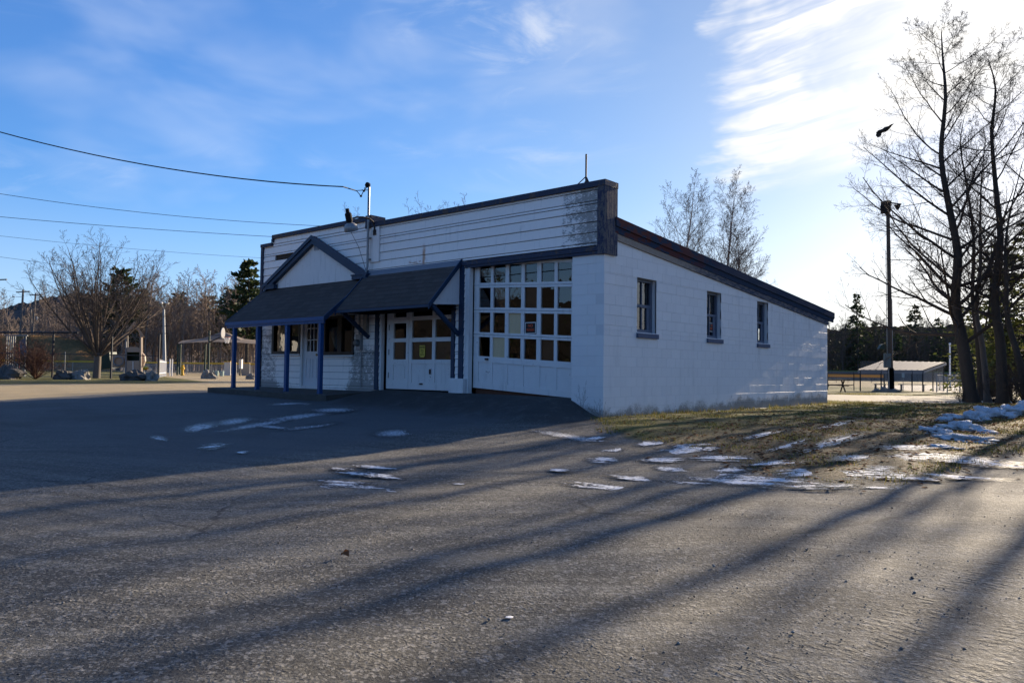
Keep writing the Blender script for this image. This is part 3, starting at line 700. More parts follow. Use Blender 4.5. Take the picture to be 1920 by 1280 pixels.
def build_big_door():
    sl = -.053; z = lambda x, zz: zz + sl*(x+3.34)
    cols = [(-3.50,-3.15),(-3.07,-2.71),(-2.61,-2.25),(-2.16,-1.81),(-1.70,-1.34),(-1.26,-.895)]
    rows = [(2.90,3.30),(2.345,2.79),(1.785,2.23),(1.245,1.68)]; X0, X1 = -3.655, -.79
    d = MB()
    def bx(a,b,y0,y1,c,e): d.add([(x,y,z(x,q)) for q in (c,e) for x,y in ((a,y0),(b,y0),(b,y1),(a,y1))], [(0,3,2,1),(4,5,6,7),(0,1,5,4),(1,2,6,5),(2,3,7,6),(3,0,4,7)])
    zs = [1.245]; 
    bars = [(.655+.46,1.245),(1.68,1.785),(2.23,2.345),(2.79,2.90),(3.30,3.36)]
    for i,(a,b) in enumerate(bars):
        if i == 0: bx(X0,X1,.132,.19,a,b)
        else:
            m_ = (a+b)/2; bx(X0,X1,.132,.19,a,m_-.004 if i < 4 else b)
            if i < 4: bx(X0,X1,.132,.19,m_+.004,b)
    ed = [X0]+[c for q in cols for c in q]+[X1]
    for (za,zb) in rows:
        for i in range(0,len(ed),2): bx(ed[i],ed[i+1],.138,.19,za,zb)
    # lower panel: rails, stiles and sunken panels
    bx(X0,X1,.132,.19,.52,.655)
    for i in range(0,len(ed),2):
        m_ = (ed[i]+ed[i+1])/2; h = .045 if 0 < i < len(ed)-2 else (ed[i+1]-ed[i])/2
        bx(m_-h,m_+h,.136,.19,.655,1.115)
    bx(X0,X1,.150,.18,.655,1.115)
    D = d.build('garage_door', M_WHITE, GAR)
    gl = MB(); rg = random.Random(9)
    ply = {(2,2),(3,1)}
    for r,(za,zb) in enumerate(rows):
        for c,(xa,xb) in enumerate(cols):
            t_ = [.165+rg.uniform(-.0045,.0045) for _ in range(3)]; t_.append(t_[0]+t_[2]-t_[1])
            P = [(xa-.01,t_[0],z(xa,za)-.01),(xb+.01,t_[1],z(xb,za)-.01),(xb+.01,t_[2],z(xb,zb)+.01),(xa-.01,t_[3],z(xa,zb)+.01)]
            if (r,c) in ply:
                k = MB(); k.prism(P,(0,.015,0)); k.build('plywood_board', M_PLY, D)
            elif (r,c) in {(1,1),(1,3),(3,4)}:      # sheets of hardboard leaning behind the glass
                gl.add(P, [(0,1,2,3)]); k = MB(); k.prism([Vector(p)+Vector((0,.05,0)) for p in P],(0,.012,0)); k.build('hardboard', M_BROWNBD, D)
            elif (r,c) == (3,0):      # broken light: only the lower left corner of glass is left
                gl.add([P[0],(xa+.12,.165,z(xa,za)),(xa+.05,.165,z(xa,zb)-.1),P[3]], [(0,1,2,3)])
            else: gl.add(P, [(0,1,2,3)])
    gl.build('glass', M_GLASS, D, fixn=False)
    k = MB(); k.box(-3.27,-3.18,.095,.13,1.16,1.20); k.box(-3.25,-3.20,.075,.096,1.165,1.195); k.build('handle', M_IRON, D)
    # brick seen in the gap under the sagging corner, and things stored behind the glass
    k = MB(); k.box(-3.65,-.80,.22,.30,.34,.60); k.build('threshold', mat('old_brick', lambda g: dict(col=g.mix(g.noise(g.pos(), 14, 4), (.08,.035,.022), (.16,.07,.045)), rough=.9)), D)
build_big_door()

def build_small_door():
    d = MB(); X0, X1 = -6.675, -4.118
    bx = lambda a,b,c,e,y0=.10,y1=.16: d.box(a,b,y0,y1,c,e)
    c1, c2, c3 = (-6.42,-5.94), (-5.73,-5.0), (-4.90,-4.30)
    st = [(X0,-6.42),(-5.94,-5.845),(-5.835,-5.73),(-5.0,-4.90),(-4.30,X1)]
    for a,b in st: bx(a,b,.44,2.80)
    for a,b in (c1,):
        for c,e in ((.44,.66),(1.045,1.175),(1.605,1.70),(2.075,2.225),(2.62,2.80)): bx(a,b,c,e,.103)
        bx(a,b,.66,1.045,.122,.15); d.box(a+.05,b-.05,.112,.1225,.71,1.0)
    for a,b in (c2,c3):
        for c,e in ((.44,.615),(1.07,1.17),(1.60,1.70),(2.13,2.225),(2.62,2.80)): bx(a,b,c,e,.103)
        bx(a,b,.615,1.07,.120,.15)
    D = d.build('overhead_door', M_WHITE, GAR)
    gl = MB(); bd = MB()
    for (a,b),rs in ((c1,((1.175,1.605),(1.70,2.075),(2.225,2.62))),(c2,((1.17,1.60),(1.70,2.13),(2.225,2.62))),(c3,((1.17,1.60),(1.70,2.13),(2.225,2.62)))):
        for i,(c,e) in enumerate(rs):
            gl.add([(a,.13,c),(b,.13,c),(b,.13,e),(a,.13,e)], [(0,1,2,3)])
            if i == 0:
                k = MB(); k.box(a-.01,b+.01,.145,.155,c-.01,e+.01); k.build('brown_panel', M_BROWNBD, D)
    gl.build('glass', M_GLASS, D, fixn=False)
    h = MB(); h.box(-5.06,-5.03,.07,.099,.82,.94); h.box(-5.045,-5.035,.055,.071,.83,.93); h.build('handle', M_IRON, D); h = MB(); h.box(-5.42,-5.31,.085,.102,.565,.60); h.build('pull_bar', M_IRON, D)
    for z in (.78,1.36,1.98): h = MB(); h.box(-6.60,-6.57,.088,.099,z-.07,z+.07); h.build('hinge', M_GALV, D)
    k = MB(); k.box(-6.765,-6.68,.16,.20,.36,2.84); k.build('gap_shade_strip', M_DARKIN, GAR)  # near-black strip stands in for the shade inside the open gap
build_small_door()

def build_front_windows():
    for x0,x1,xm,z0,z1 in ((-11.79,-10.33,-11.0,1.33,2.34),(-9.22,-7.87,-8.49,1.29,2.34)):
        f = MB(); w = .105
        f.box(x0,x0+w,-.045,.06,z0,z1); f.box(x1-w*.7,x1,-.045,.06,z0,z1); f.box(x0+w,x1-w*.7,-.045,.06,z0,z0+.085); f.box(x0+w,x1-w*.7,-.045,.06,z1-.06,z1); f.box(xm-.095,xm+.095,-.035,.06,z0+.085,z1-.06)
        W_ = f.build('front_window', M_BROWNFR, GAR)
        g_ = MB()
        for a,b in ((x0+w,xm-.095),(xm+.095,x1-w*.7)): g_.add([(a,.02,z0+.085),(b,.02,z0+.085),(b,.02,z1-.06),(a,.02,z1-.06)], [(0,1,2,3)])
        g_.build('glass', M_GLASS, W_, fixn=False)
        s = MB(); s.box(x0-.03,x1+.03,-.075,.02,z0-.045,z0-.003); s.build('sill', M_WHITE, W_)
        # curtains hanging just inside the glass
        c = MB()
        c.smooth = True
        def drape(xa, xb, za, zb, k):
            n = 14; P = []
            for j in range(9):
                t = j/8
                for i in range(n+1):
                    s_ = i/n; xx = xa+(xb-xa)*(s_ if k == 0 else .5+(s_-.5)*(1-.75*max(0,t-.45)/.55))
                    P.append((xx, .12+.025*math.sin(s_*19+k), zb+(za-zb)*t*(1 if k == 0 else 1-.25*abs(s_-.5))))
            c.add(P, [(j*(n+1)+i, j*(n+1)+i+1, (j+1)*(n+1)+i+1, (j+1)*(n+1)+i) for j in range(8) for i in range(n)])
        if xm < -10: drape(x0+.06, xm-.22, z0+.02, z1-.03, 0)
        else: drape(x0+.1, xm-.05, z0+.16, z1-.28, 1)
        c.build('curtain', mat('cream_curtain', None, col=(.62,.56,.42) if xm < -10 else (.36,.37,.33), rough=.9, trans=.4), W_, fixn=False)
    # white entry door with nine lights
    x0, x1, z0, z1 = -10.29, -9.39, .44, 2.42
    f = MB(); f.box(x0-.02,x0+.07,-.035,.05,.40,2.45); f.box(x1-.06,x1+.01,-.035,.05,.40,2.45); f.box(x0+.07,x1-.06,-.02,.08,.36,.44); fr = f.build('door_frame', M_WHITE, GAR)
    d = MB(); a, b = x0+.07, x1-.06; gx0, gx1, gz0, gz1 = -10.07, -9.575, 1.40, 2.36
    for q in split_rows(a,b,z0,z1,[],[(gx0,gx1,gz0,gz1)]): d.box(q[0],q[1],.02,.065,q[2],q[3])
    for i in (1,2): x = gx0+(gx1-gx0)*i/3; d.box(x-.012,x+.012,.018,.04,gz0,gz1)
    for i in (1,2): z = gz0+(gz1-gz0)*i/3; d.box(gx0,gx1,.0185,.0395,z-.012,z+.012)
    for xa,xb in ((-10.08,-9.88),(-9.77,-9.56)):
        d.box(xa,xb,.006,.0195,.66,.675); d.box(xa,xb,.006,.0195,1.185,1.20); d.box(xa,xa+.015,.006,.0195,.675,1.185); d.box(xb-.015,xb,.006,.0195,.675,1.185)
    D = d.build('entry_door', mat('white_door_paint', lambda g: dict(col=g.mix(g.noise(g.pos(),5,4),(.58,.585,.60),(.64,.645,.66)), rough=.45)), GAR)
    g_ = MB(); g_.add([(gx0,.042,gz0),(gx1,.042,gz0),(gx1,.042,gz1),(gx0,.042,gz1)], [(0,1,2,3)]); g_.build('glass', M_GLASS, D, fixn=False)
    k = MB(); k.lathe([(.012,0),(.012,.035),(.030,.045),(.034,.065),(.024,.085),(.001,.088)], (-9.50,.02,1.30), 12, Matrix.Rotation(math.radians(90),3,'X')); k.build('door_knob', mat('brass', None, col=(.35,.25,.12), metal=1, rough=.35), D)
build_front_windows()

def build_side_windows():
    for i,(y0,y1,z0,z1) in enumerate([(1.21,1.99,1.76,2.90),(4.33,5.08,1.77,2.89),(7.20,7.92,1.75,2.87)]):
        f = MB(); X_ = -.135
        f.box(X_-.05,X_+.03,y0,y0+.07,z0,z1); f.box(X_-.05,X_+.03,y1-.07,y1,z0,z1); f.box(X_-.05,X_+.03,y0+.07,y1-.07,z1-.06,z1); f.box(X_-.05,X_+.03,y0+.07,y1-.07,z0,z0+.07)
        zm = (z0+z1)/2; ym = (y0+y1)/2
        f.box(X_-.045,X_+.022,y0+.07,y1-.07,zm-.03,zm+.03); f.box(X_-.04,X_+.010,ym-.013,ym+.013,z0+.07,zm-.03); f.box(X_-.04,X_+.010,ym-.013,ym+.013,zm+.03,z1-.06)
        f.box(X_-.035,X_+.014,y1-.19,y1-.07,z0+.07,zm-.03)
        W_ = f.build('side_window', M_GREYSASH, GAR)
        g_ = MB(); a, b = y0+.07, y1-.07
        for za, zb in ((z0+.07,zm-.03),(zm+.03,z1-.06)): g_.add([(X_-.015,a,za),(X_-.015,b,za),(X_-.015,b,zb),(X_-.015,a,zb)], [(0,1,2,3)])
        g_.build('glass', M_GLASS, W_, fixn=False)
        s = MB(); s.prism([(-.10,y0-.02,z0-.005),(.052,y0-.02,z0-.022),(.052,y0-.02,z0-.115),(-.10,y0-.02,z0-.115)], (0,y1-y0+.05,0)); s.build('sill', M_SILL, W_)
build_side_windows()

def build_meter():
    m = MB(); m.box(-7.68,-7.49,-.11,-.021,1.42,1.82); o = m.build('electric_meter', M_GALV, GAR)
    d = MB(); d.lathe([(.088,0),(.088,.03),(.080,.09),(.06,.105),(.001,.107)], (-7.585,-.11,1.60), 16, Matrix.Rotation(math.radians(90),3,'X')); d.build('meter_dial', mat('meter_glass', None, col=(.12,.13,.13), rough=.15, spec=.6), o)
    c = MB(); c.tube([(-7.585,-.07,1.82),(-7.585,-.07,2.4),(-7.40,-.07,2.62),(-7.26,-.10,2.75),(-7.24,-.10,3.0)], .026, 8); c.build('conduit', M_GALV, o)
    c = MB(); c.box(-7.40,-7.26,-.10,-.021,1.85,2.42); c.build('switch_box', M_GALV, GAR)
    c = MB(); c.tube([(-7.50,-.06,1.42),(-7.50,-.06,.45)], .018, 8); c.build('ground_wire', M_GALV, GAR)
build_meter()

# ---- things fixed to the building
def build_lamp():
    L = root('security_light', 'grey barn light with dark photocell on a curved arm in front of the parapet', 'lamp', (-7.1,-.06,4.6))
    a = MB(); P = [(-7.06,-.058,4.42),(-7.06,-.06,4.60),(-7.06,-.11,4.70),(-7.06,-.22,4.755),(-7.07,-.42,4.765),(-7.08,-.60,4.74),(-7.09,-.72,4.69)]; a.tube(P, .024, 8); a.box(-7.12,-7.0,-.060,-.0465,4.36,4.50); a.build('arm', M_IRON, L)
    T = Matrix.Rotation(math.radians(20),3,'X') @ Matrix.Rotation(math.radians(6),3,'Y')
    s = MB(); s.smooth = True; s.lathe([(.045,.10),(.055,.05),(.115,.02),(.165,-.03),(.175,-.16),(.168,-.165),(.155,-.04)], (-7.09,-.80,4.52), 20, T); s.build('shade', M_GALV, L)
    h = MB(); h.lathe([(.075,.06),(.085,.10),(.085,.27),(.06,.30),(.001,.30)], (-7.09,-.80,4.52), 14, T); h.lathe([(.045,.30),(.05,.31),(.05,.40),(.001,.405)], (-7.09,-.80,4.52), 12, T); h.build('lamp_head', M_BLACK, L)
    w = MB(); w.tube([(-7.09,-.80,4.38),(-7.12,-.50,4.0),(-7.15,-.24,3.45)], .006, 5); w.build('stay_wire', M_IRON, L)
build_lamp()
def build_mast():
    L = root('service_mast', 'slender metal service mast with weatherhead rising past the parapet', 'service mast', (-7.24,-.12,3.3))
    p = MB(); p.tube([(-7.24,-.19,3.36),(-7.24,-.12,3.55),(-7.24,-.12,5.62)], .030, 10); p.build('pole', M_GALV, L)
    h = MB(); h.lathe([(.04,-.02),(.07,.01),(.075,.05),(.04,.10),(.001,.11)], (-7.25,-.14,5.64), 12, Matrix.Rotation(math.radians(-30),3,'Y')); h.build('weatherhead', M_BLACK, L)
    k = MB()
    k.tube([(-7.28,-.15,5.63),(-7.42,-.17,5.50),(-7.50,-.17,5.40),(-7.56,-.18,5.47),(-7.66,-.19,5.56)], .011, 5); k.tube([(-7.28,-.15,5.65),(-7.38,-.16,5.60),(-7.35,-.17,5.50),(-7.45,-.18,5.57)], .010, 5)
    k.blob((-7.50,-.17,5.41), (.035,.035,.03), 2, 0, 8, 6); k.blob((-7.38,-.17,5.53), (.035,.035,.03), 3, 0, 8, 6); k.tube([(-7.25,-.13,5.54),(-7.70,-.19,5.58)], .010, 5); k.build('splice', M_BLACK, L)
    for z in (4.3,3.75): k = MB(); k.box(-7.29,-7.19,-.125,-.022,z-.02,z+.02); k.build('strap', M_GALV, L)
build_mast()
def text_mesh(txt, size, M, m, name, parent, depth=.0012, sx=1.0):
    cu = bpy.data.curves.new('lettering', 'FONT'); cu.body = txt; cu.size = size; cu.align_x = 'CENTER'; cu.align_y = 'CENTER'; cu.extrude = depth; cu.offset = size*.012
    t = bpy.data.objects.new('lettering', cu); COL.objects.link(t); bpy.context.view_layer.update()
    me = t.to_mesh(); vs = [v.co.copy() for v in me.vertices]; fs = [tuple(p.vertices) for p in me.polygons]; t.to_mesh_clear(); bpy.data.objects.remove(t); bpy.data.curves.remove(cu)
    b = MB(); b.add([M @ Vector((v.x*sx, v.y, v.z)) for v in vs], fs); return b.build(name, m, parent)
M_ORANGE = mat('orange_red_print', None, col=(.62,.075,.02), rough=.5); M_SIGNBLK = mat('black_print', None, col=(.010,.010,.011), rough=.5); M_SIGNWHT = mat('white_sign_border', None, col=(.62,.62,.60), rough=.5)
M_YEL = mat('faded_yellow_card', lambda g: dict(col=g.mix(g.noise(g.pos(),30,4),(.50,.36,.045),(.62,.47,.09)), rough=.6))
def warn_sign(label, M, w, h):
    o = M @ Vector((0,0,0)); L = root('warning_sign', label, 'sign', o)
    def panel(name, ww, hh, z, m):
        b = MB(); b.add([M @ Vector((x*ww/2, y*hh/2, zz)) for zz in (z-.002, z) for x,y in ((-1,-1),(1,-1),(1,1),(-1,1))], [(0,3,2,1),(4,5,6,7),(0,1,5,4),(1,2,6,5),(2,3,7,6),(3,0,4,7)]); b.build(name, m, L)
    panel('border', w, h, .002, M_SIGNWHT); panel('panel', w*.88, h*.86, .0045, M_SIGNBLK)
    text_mesh('NO', h*.34, M @ Matrix.Translation((0,h*.19,.006)), M_ORANGE, 'lettering', L)
    text_mesh('TRESPASSING', h*.30, M @ Matrix.Translation((0,-h*.16,.006)), M_ORANGE, 'lettering', L, sx=w*.84/(h*.30*7.05))
Mf = Matrix(((1,0,0,0),(0,0,-1,0),(0,1,0,0),(0,0,0,1)))
Ms = Matrix(((0,0,1,0),(1,0,0,0),(0,1,0,0),(0,0,0,1)))
warn_sign('black and orange warning sign with white border inside the big garage door glass', Matrix.Translation((-1.99,.155,1.845)) @ Mf, .30, .25)
warn_sign('small red and black warning sign in the middle side window of the block wall', Matrix.Translation((-.140,4.86,2.045)) @ Ms, .28, .22)
def posted():
    M = Matrix.Translation((-5.36,.120,1.37)) @ Mf; L = root('posted_sign', 'yellow card sign headed POSTED on the smaller garage door', 'sign', (-5.36,.12,1.37))
    b = MB(); P = [(-.10,.145),(.10,.145),(.10,-.10),(.06,-.145),(-.06,-.145),(-.10,-.10)]; b.prism([M @ Vector((x,y,0)) for x,y in P], M.to_3x3() @ Vector((0,0,.003))); b.build('card', M_YEL, L)
    text_mesh('POSTED', .062, M @ Matrix.Translation((0,.095,.005)), M_SIGNBLK, 'lettering', L, sx=.80)
    for i,t in enumerate(('PRIVATE','PROPERTY','NO','TRESPASSING')): text_mesh(t, .026, M @ Matrix.Translation((0,.035-.038*i,.005)), mat('olive_print', None, col=(.10,.09,.01)) if i == 0 else bpy.data.materials['olive_print'], 'lettering', L)
posted()
# ------------------------------------------------------------------ trees
def bark(name, a, b, sc=8):
    return mat(name, lambda g: dict(col=g.mix(g.noise(g.mapping(g.obj(),(1,1,.3)), sc, 5, .65), a, b), rough=.9, spec=.15, nrm=g.bump(g.noise(g.mapping(g.obj(),(1,1,.25)), sc*3, 4, .6), .7, .02)))
M_BARKD = bark('dark_bark', (.028,.023,.019), (.070,.060,.050)); M_TWIGD = bark('dark_twig', (.035,.028,.024), (.070,.055,.045))
M_BARKG = bark('grey_bark', (.085,.070,.058), (.175,.15,.125)); M_TWIGG = bark('grey_twig', (.075,.058,.047), (.14,.11,.09))
M_BIRCH = bark('pale_birch_bark', (.22,.20,.18), (.42,.39,.36)); M_BIRCHT = bark('birch_twig', (.07,.055,.048), (.13,.105,.09))
M_WOODB = bark('brown_wood_twig', (.15,.115,.095), (.27,.215,.175))
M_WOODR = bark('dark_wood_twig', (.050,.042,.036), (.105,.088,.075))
M_RUSTTWIG = bark('reddish_twig', (.07,.035,.026), (.15,.085,.06))
class Tree:
    def __init__(s, seed): s.rng = random.Random(seed); s.br = []
    def grow(s, p, d, L, r, lvl, P):
        rng = s.rng; n = P['seg'][lvl]; pts = [p.copy()]; rad = [r]; d = d.normalized()
        for i in range(n):
            j = P['jit'][lvl]; d = (d + Vector((rng.gauss(0,j),rng.gauss(0,j),rng.gauss(0,j))) + Vector((0,0,P['up'][lvl]))).normalized()
            p = p + d*(L/n); pts.append(p.copy()); rad.append(max(P['rmin'], r*(1-(i+1)/n*(1-P['tip'][lvl]))))
        s.br.append((lvl, pts, rad)); s.kids(pts, rad, L, lvl, P)
    def kids(s, pts, rad, L, lvl, P, t0=None, n=None):
        if lvl+1 >= len(P['seg']): return
        rng = s.rng; n = n or P['kids'][lvl]; t0 = P['start'][lvl] if t0 is None else t0; az = rng.random()*6.28
        m = len(pts)-1
        n = max(1, int(round(n*rng.uniform(.8,1.2)))) if lvl else n
        for k in range(n):
            t = t0 + (1-t0)*((k+rng.uniform(.1,.9))/n); f = t*m; i = min(int(f), m-1); f -= i
            q = pts[i].lerp(pts[i+1], f); rr = rad[i]*(1-f)+rad[i+1]*f; d = (pts[i+1]-pts[i]).normalized()
            az += 2.4+rng.uniform(-.5,.5); a = math.radians(rng.uniform(*P['ang'][lvl]))
            sd = d.orthogonal().normalized(); w = d.cross(sd)
            nd = d*math.cos(a) + (sd*math.cos(az)+w*math.sin(az))*math.sin(a)
            sh = P['shape'](t) if lvl == 0 else 1-.55*t
            s.grow(q, nd, L*P['len'][lvl]*sh*rng.uniform(.75,1.2), max(P['rmin'], min(rr*.85, rr*P['rr'][lvl])), lvl+1, P)
    def meshes(s, split, sides=(9,6,4,3,3,3)):
        T, C = MB(), MB(); T.smooth = True
        for lvl, pts, rad in s.br:
            (T if lvl < split else C).tube(pts, rad, sides[min(lvl,5)], cap=False)
        return T, C
    def place(s, name, label, cat, loc, mats, group=None, split=1, sides=(9,6,4,3,3,3), kind=None):
        R_ = root(name, label, cat, loc, group); T, C = s.meshes(split, sides)
        for q in (T, C): q.v = [(p[0]+loc[0], p[1]+loc[1], p[2]+loc[2]) for p in q.v]
        T.build('trunk', mats[0], R_, fixn=False); C.build('crown', mats[1], R_, fixn=False); return R_
TALL = dict(seg=[12,8,5,4,3], jit=[.03,.08,.10,.10,.10], up=[.02,.10,.08,.06,.04], tip=[.12,.22,.3,.4,.5], rmin=.0038, kids=[30,12,6,4], start=[.20,.15,.15,.2],
            ang=[(38,62),(28,55),(25,55),(25,60)], len=[.46,.42,.50,.66], rr=[.38,.50,.55,.65], shape=lambda t: (1.0-.80*t)*(.62+.38*min(1,t*4)))
VASE = dict(seg=[3,9,6,4,3], jit=[.02,.06,.10,.11,.11], up=[.0,.03,.06,.05,.0], tip=[.85,.16,.25,.4,.5], rmin=.0065, kids=[26,11,6,4], start=[.72,.34,.15,.2],
            ang=[(8,60),(18,50),(25,55),(25,60)], len=[3.7,.38,.46,.62], rr=[.42,.46,.55,.65], shape=lambda t: 1.0)
BIRCH = dict(seg=[12,7,5,4,3], jit=[.03,.06,.09,.10,.12], up=[.02,.13,.06,.02,-.02], tip=[.10,.2,.3,.4,.5], rmin=.0042, kids=[26,11,6,4], start=[.24,.15,.12,.15],
            ang=[(30,58),(25,50),(25,55),(25,60)], len=[.52,.46,.50,.62], rr=[.36,.48,.52,.65], shape=lambda t: (1.0-.75*t)*(.7+.3*min(1,t*3)))
SPREAD = dict(TALL, kids=[24,11,6,4], start=[.28,.15,.15,.2], len=[.55,.42,.50,.66], ang=[(45,78),(28,55),(25,58),(25,60)], up=[.02,.055,.06,.05,.03])
def leaders(t, pts, r0, r1, P, n, t0, L):
    "a given trunk line, then limbs along it"
    pts = [Vector(p) for p in pts]; sm = []
    for i in range(len(pts)-1):
        for k in range(3):
            a = pts[max(i-1,0)]; b = pts[i]; c = pts[i+1]; d = pts[min(i+2,len(pts)-1)]; u = k/3
            sm.append(.5*((2*b)+(c-a)*u+(2*a-5*b+4*c-d)*u*u+(3*b-a-3*c+d)*u**3))
    sm.append(pts[-1]); m = len(sm)-1
    rad = [r0+(r1-r0)*(i/m)**.8 for i in range(m+1)]; rad[0] *= 1.35
    t.br.append((0, sm, rad)); t.kids(sm, rad, L, 0, P, t0, n)
def pix_trunk(D, base, px):
    "trunk through photo positions, all about D metres away"
    b = spot(base[0], D); out = [Vector((0,0,-.15))]
    for i,(u,v) in enumerate(px): out.append(at(u,v,D) + (_F*(.25*math.sin(i*2.1)) if i else Vector()) - b)
    return b, out
def big_trees():
    t = Tree(11); b, L = pix_trunk(31, (1822,755), [(1806,650),(1797,565),(1790,480),(1780,390),(1770,290),(1767,190),(1768,110),(1770,50)])
    leaders(t, L, .28, .012, dict(SPREAD, ang=[(48,74),(28,55),(25,58),(25,60)], kids=[24,12,6,4], shape=lambda t: (1.0-.86*t)*(.62+.38*min(1,t*4))), 44, .12, 13.0)
    t.place('bare_tree', 'tallest bare tree with leaning trunk right of the utility pole', 'tree', b, (M_BARKD, M_TWIGD), 'bare trees at the right edge of the lot')
    t = Tree(12); b, L = pix_trunk(33.5, (1838,752), [(1834,650),(1829,560),(1820,450),(1813,350),(1806,270),(1803,220)])
    leaders(t, L, .13, .010, dict(TALL, len=[.30,.42,.44,.5]), 24, .25, 11)
    t.place('bare_tree', 'slim bare tree just behind the tallest leaning one', 'tree', b, (M_BARKD, M_TWIGD), 'bare trees at the right edge of the lot')
    t = Tree(13); b, L = pix_trunk(31.5, (1852,755), [(1842,650),(1836,580),(1832,500),(1838,420),(1846,340),(1842,260)])
    leaders(t, L, .14, .010, dict(TALL, len=[.30,.42,.44,.5]), 22, .3, 10.5)
    t.place('bare_tree', 'slim pale stemmed bare tree between the leaning trunk and the thick straight trunk', 'tree', b, (M_BARKG, M_TWIGD), 'bare trees at the right edge of the lot')
    t = Tree(14); b, L = pix_trunk(30, (1879,757), [(1876,650),(1872,560),(1869,450),(1867,350),(1866,250),(1860,170),(1852,110)])
    leaders(t, L, .225, .012, dict(SPREAD, len=[.44,.42,.50,.66]), 32, .22, 12.5)
    T4 = t.place('bare_tree', 'thick straight dark trunk of a bare tree near the right edge', 'tree', b, (M_BARKD, M_TWIGD), 'bare trees at the right edge of the lot')
    t = Tree(15); b, L = pix_trunk(29, (1925,762), [(1912,680),(1896,600),(1880,540),(1885,470),(1900,400),(1912,300)])
    leaders(t, L, .16, .010, dict(SPREAD, len=[.40,.42,.42,.5]), 24, .3, 10)
    t.place('bare_tree', 'crooked bare tree whose stem bends across the right edge', 'tree', b, (M_BARKD, M_TWIGD), 'bare trees at the right edge of the lot')
    # trees that stand beyond the frame to the right and throw the long shadows over the lot
    k = Tree(16); pts = [Vector((0,0,-.1)),Vector((.1,.1,3)),Vector((-.1,.2,7)),Vector((.1,.1,11)),Vector((0,0,17.5))]
    leaders(k, pts, .27, .012, dict(SPREAD, kids=[24,5,2,2], len=[.36,.42,.42,.5], rmin=.004), 11, .40, 12)
    a = k.place('bare_tree', 'bare trees past the right edge that shade the lot', 'tree', (4.85,21.5,-.1), (M_BARKD, M_TWIGD), 'bare trees past the right edge')
    for x,y,rz,s in ((5.5,24,2.1,1.0),(6.25,20.5,3.9,.95),(6.9,27,.7,1.0),(7.5,22,5.0,1.05),(8.3,29,1.2,1.1),(9.2,23,3.0,1.0),(4.4,29,4.2,.9)):
        c = copy_tree(a); c.location = (x,y,g1(x,y)); c.rotation_euler.z = rz; c.scale = (s,s,s)
    k = Tree(17); leaders(k, [Vector((0,0,-.1)),Vector((.1,.1,5)),Vector((-.1,.1,11)),Vector((0,0,16)),Vector((.1,0,20.5))], .30, .012, dict(SPREAD, len=[.34,.42,.50,.66], kids=[24,11,5,4], rmin=.006), 30, .77, 9)
    k.place('bare_tree', 'bare trees past the right edge that shade the lot', 'tree', (5.3,40,-.1), (M_BARKD, M_TWIGD), 'bare trees past the right edge')
    b = Tree(21); b.grow(Vector((0,0,-.1)), Vector((.0,.0,1)), 1.9, .25, 0, VASE)
    p = spot(181, 41.5); v = b.place('vase_shaped_tree', 'wide vase shaped bare tree beside the playground fence', 'tree', p, (M_BARKG, M_TWIGG), split=1)
    v.scale = (.80,.80,.765)
    p = spot(800, 47); c = copy_tree(v); c.location = p; c.rotation_euler.z = 2.2; c.scale = (1.05,1.05,1.12); c['label'] = 'bare tree whose twig tips show over the false front'
    for seed, u, D, H, lab in ((31,1268,42,10.35,'left one of the two fine twigged birches above the sloping roof'),(32,1350,41,10.05,'right one of the two fine twigged birches above the sloping roof')):
        t = Tree(seed); t.grow(Vector((0,0,-.1)), Vector((-.015,-.01,1)), H*1.07, .15, 0, BIRCH)
        t.place('birch', lab, 'tree', spot(u,D), (M_BIRCH, M_BIRCHT), 'birches behind the garage')
    t = Tree(33); t.grow(Vector((0,0,-.1)), Vector((-.05,0,1)), 7.9, .11, 0, BIRCH); t.place('birch', 'small leaning birch peeping over the roof left of the pair', 'tree', spot(1212,41), (M_BIRCH, M_BIRCHT), 'birches behind the garage')
    t = Tree(34); t.grow(Vector((0,0,-.1)), Vector((.16,0.1,1)), 8.3, .13, 0, BIRCH); t.place('birch', 'birch leaning right over the low end of the roof', 'tree', spot(1360,40), (M_BIRCH, M_BIRCHT), 'birches behind the garage')
big_trees()

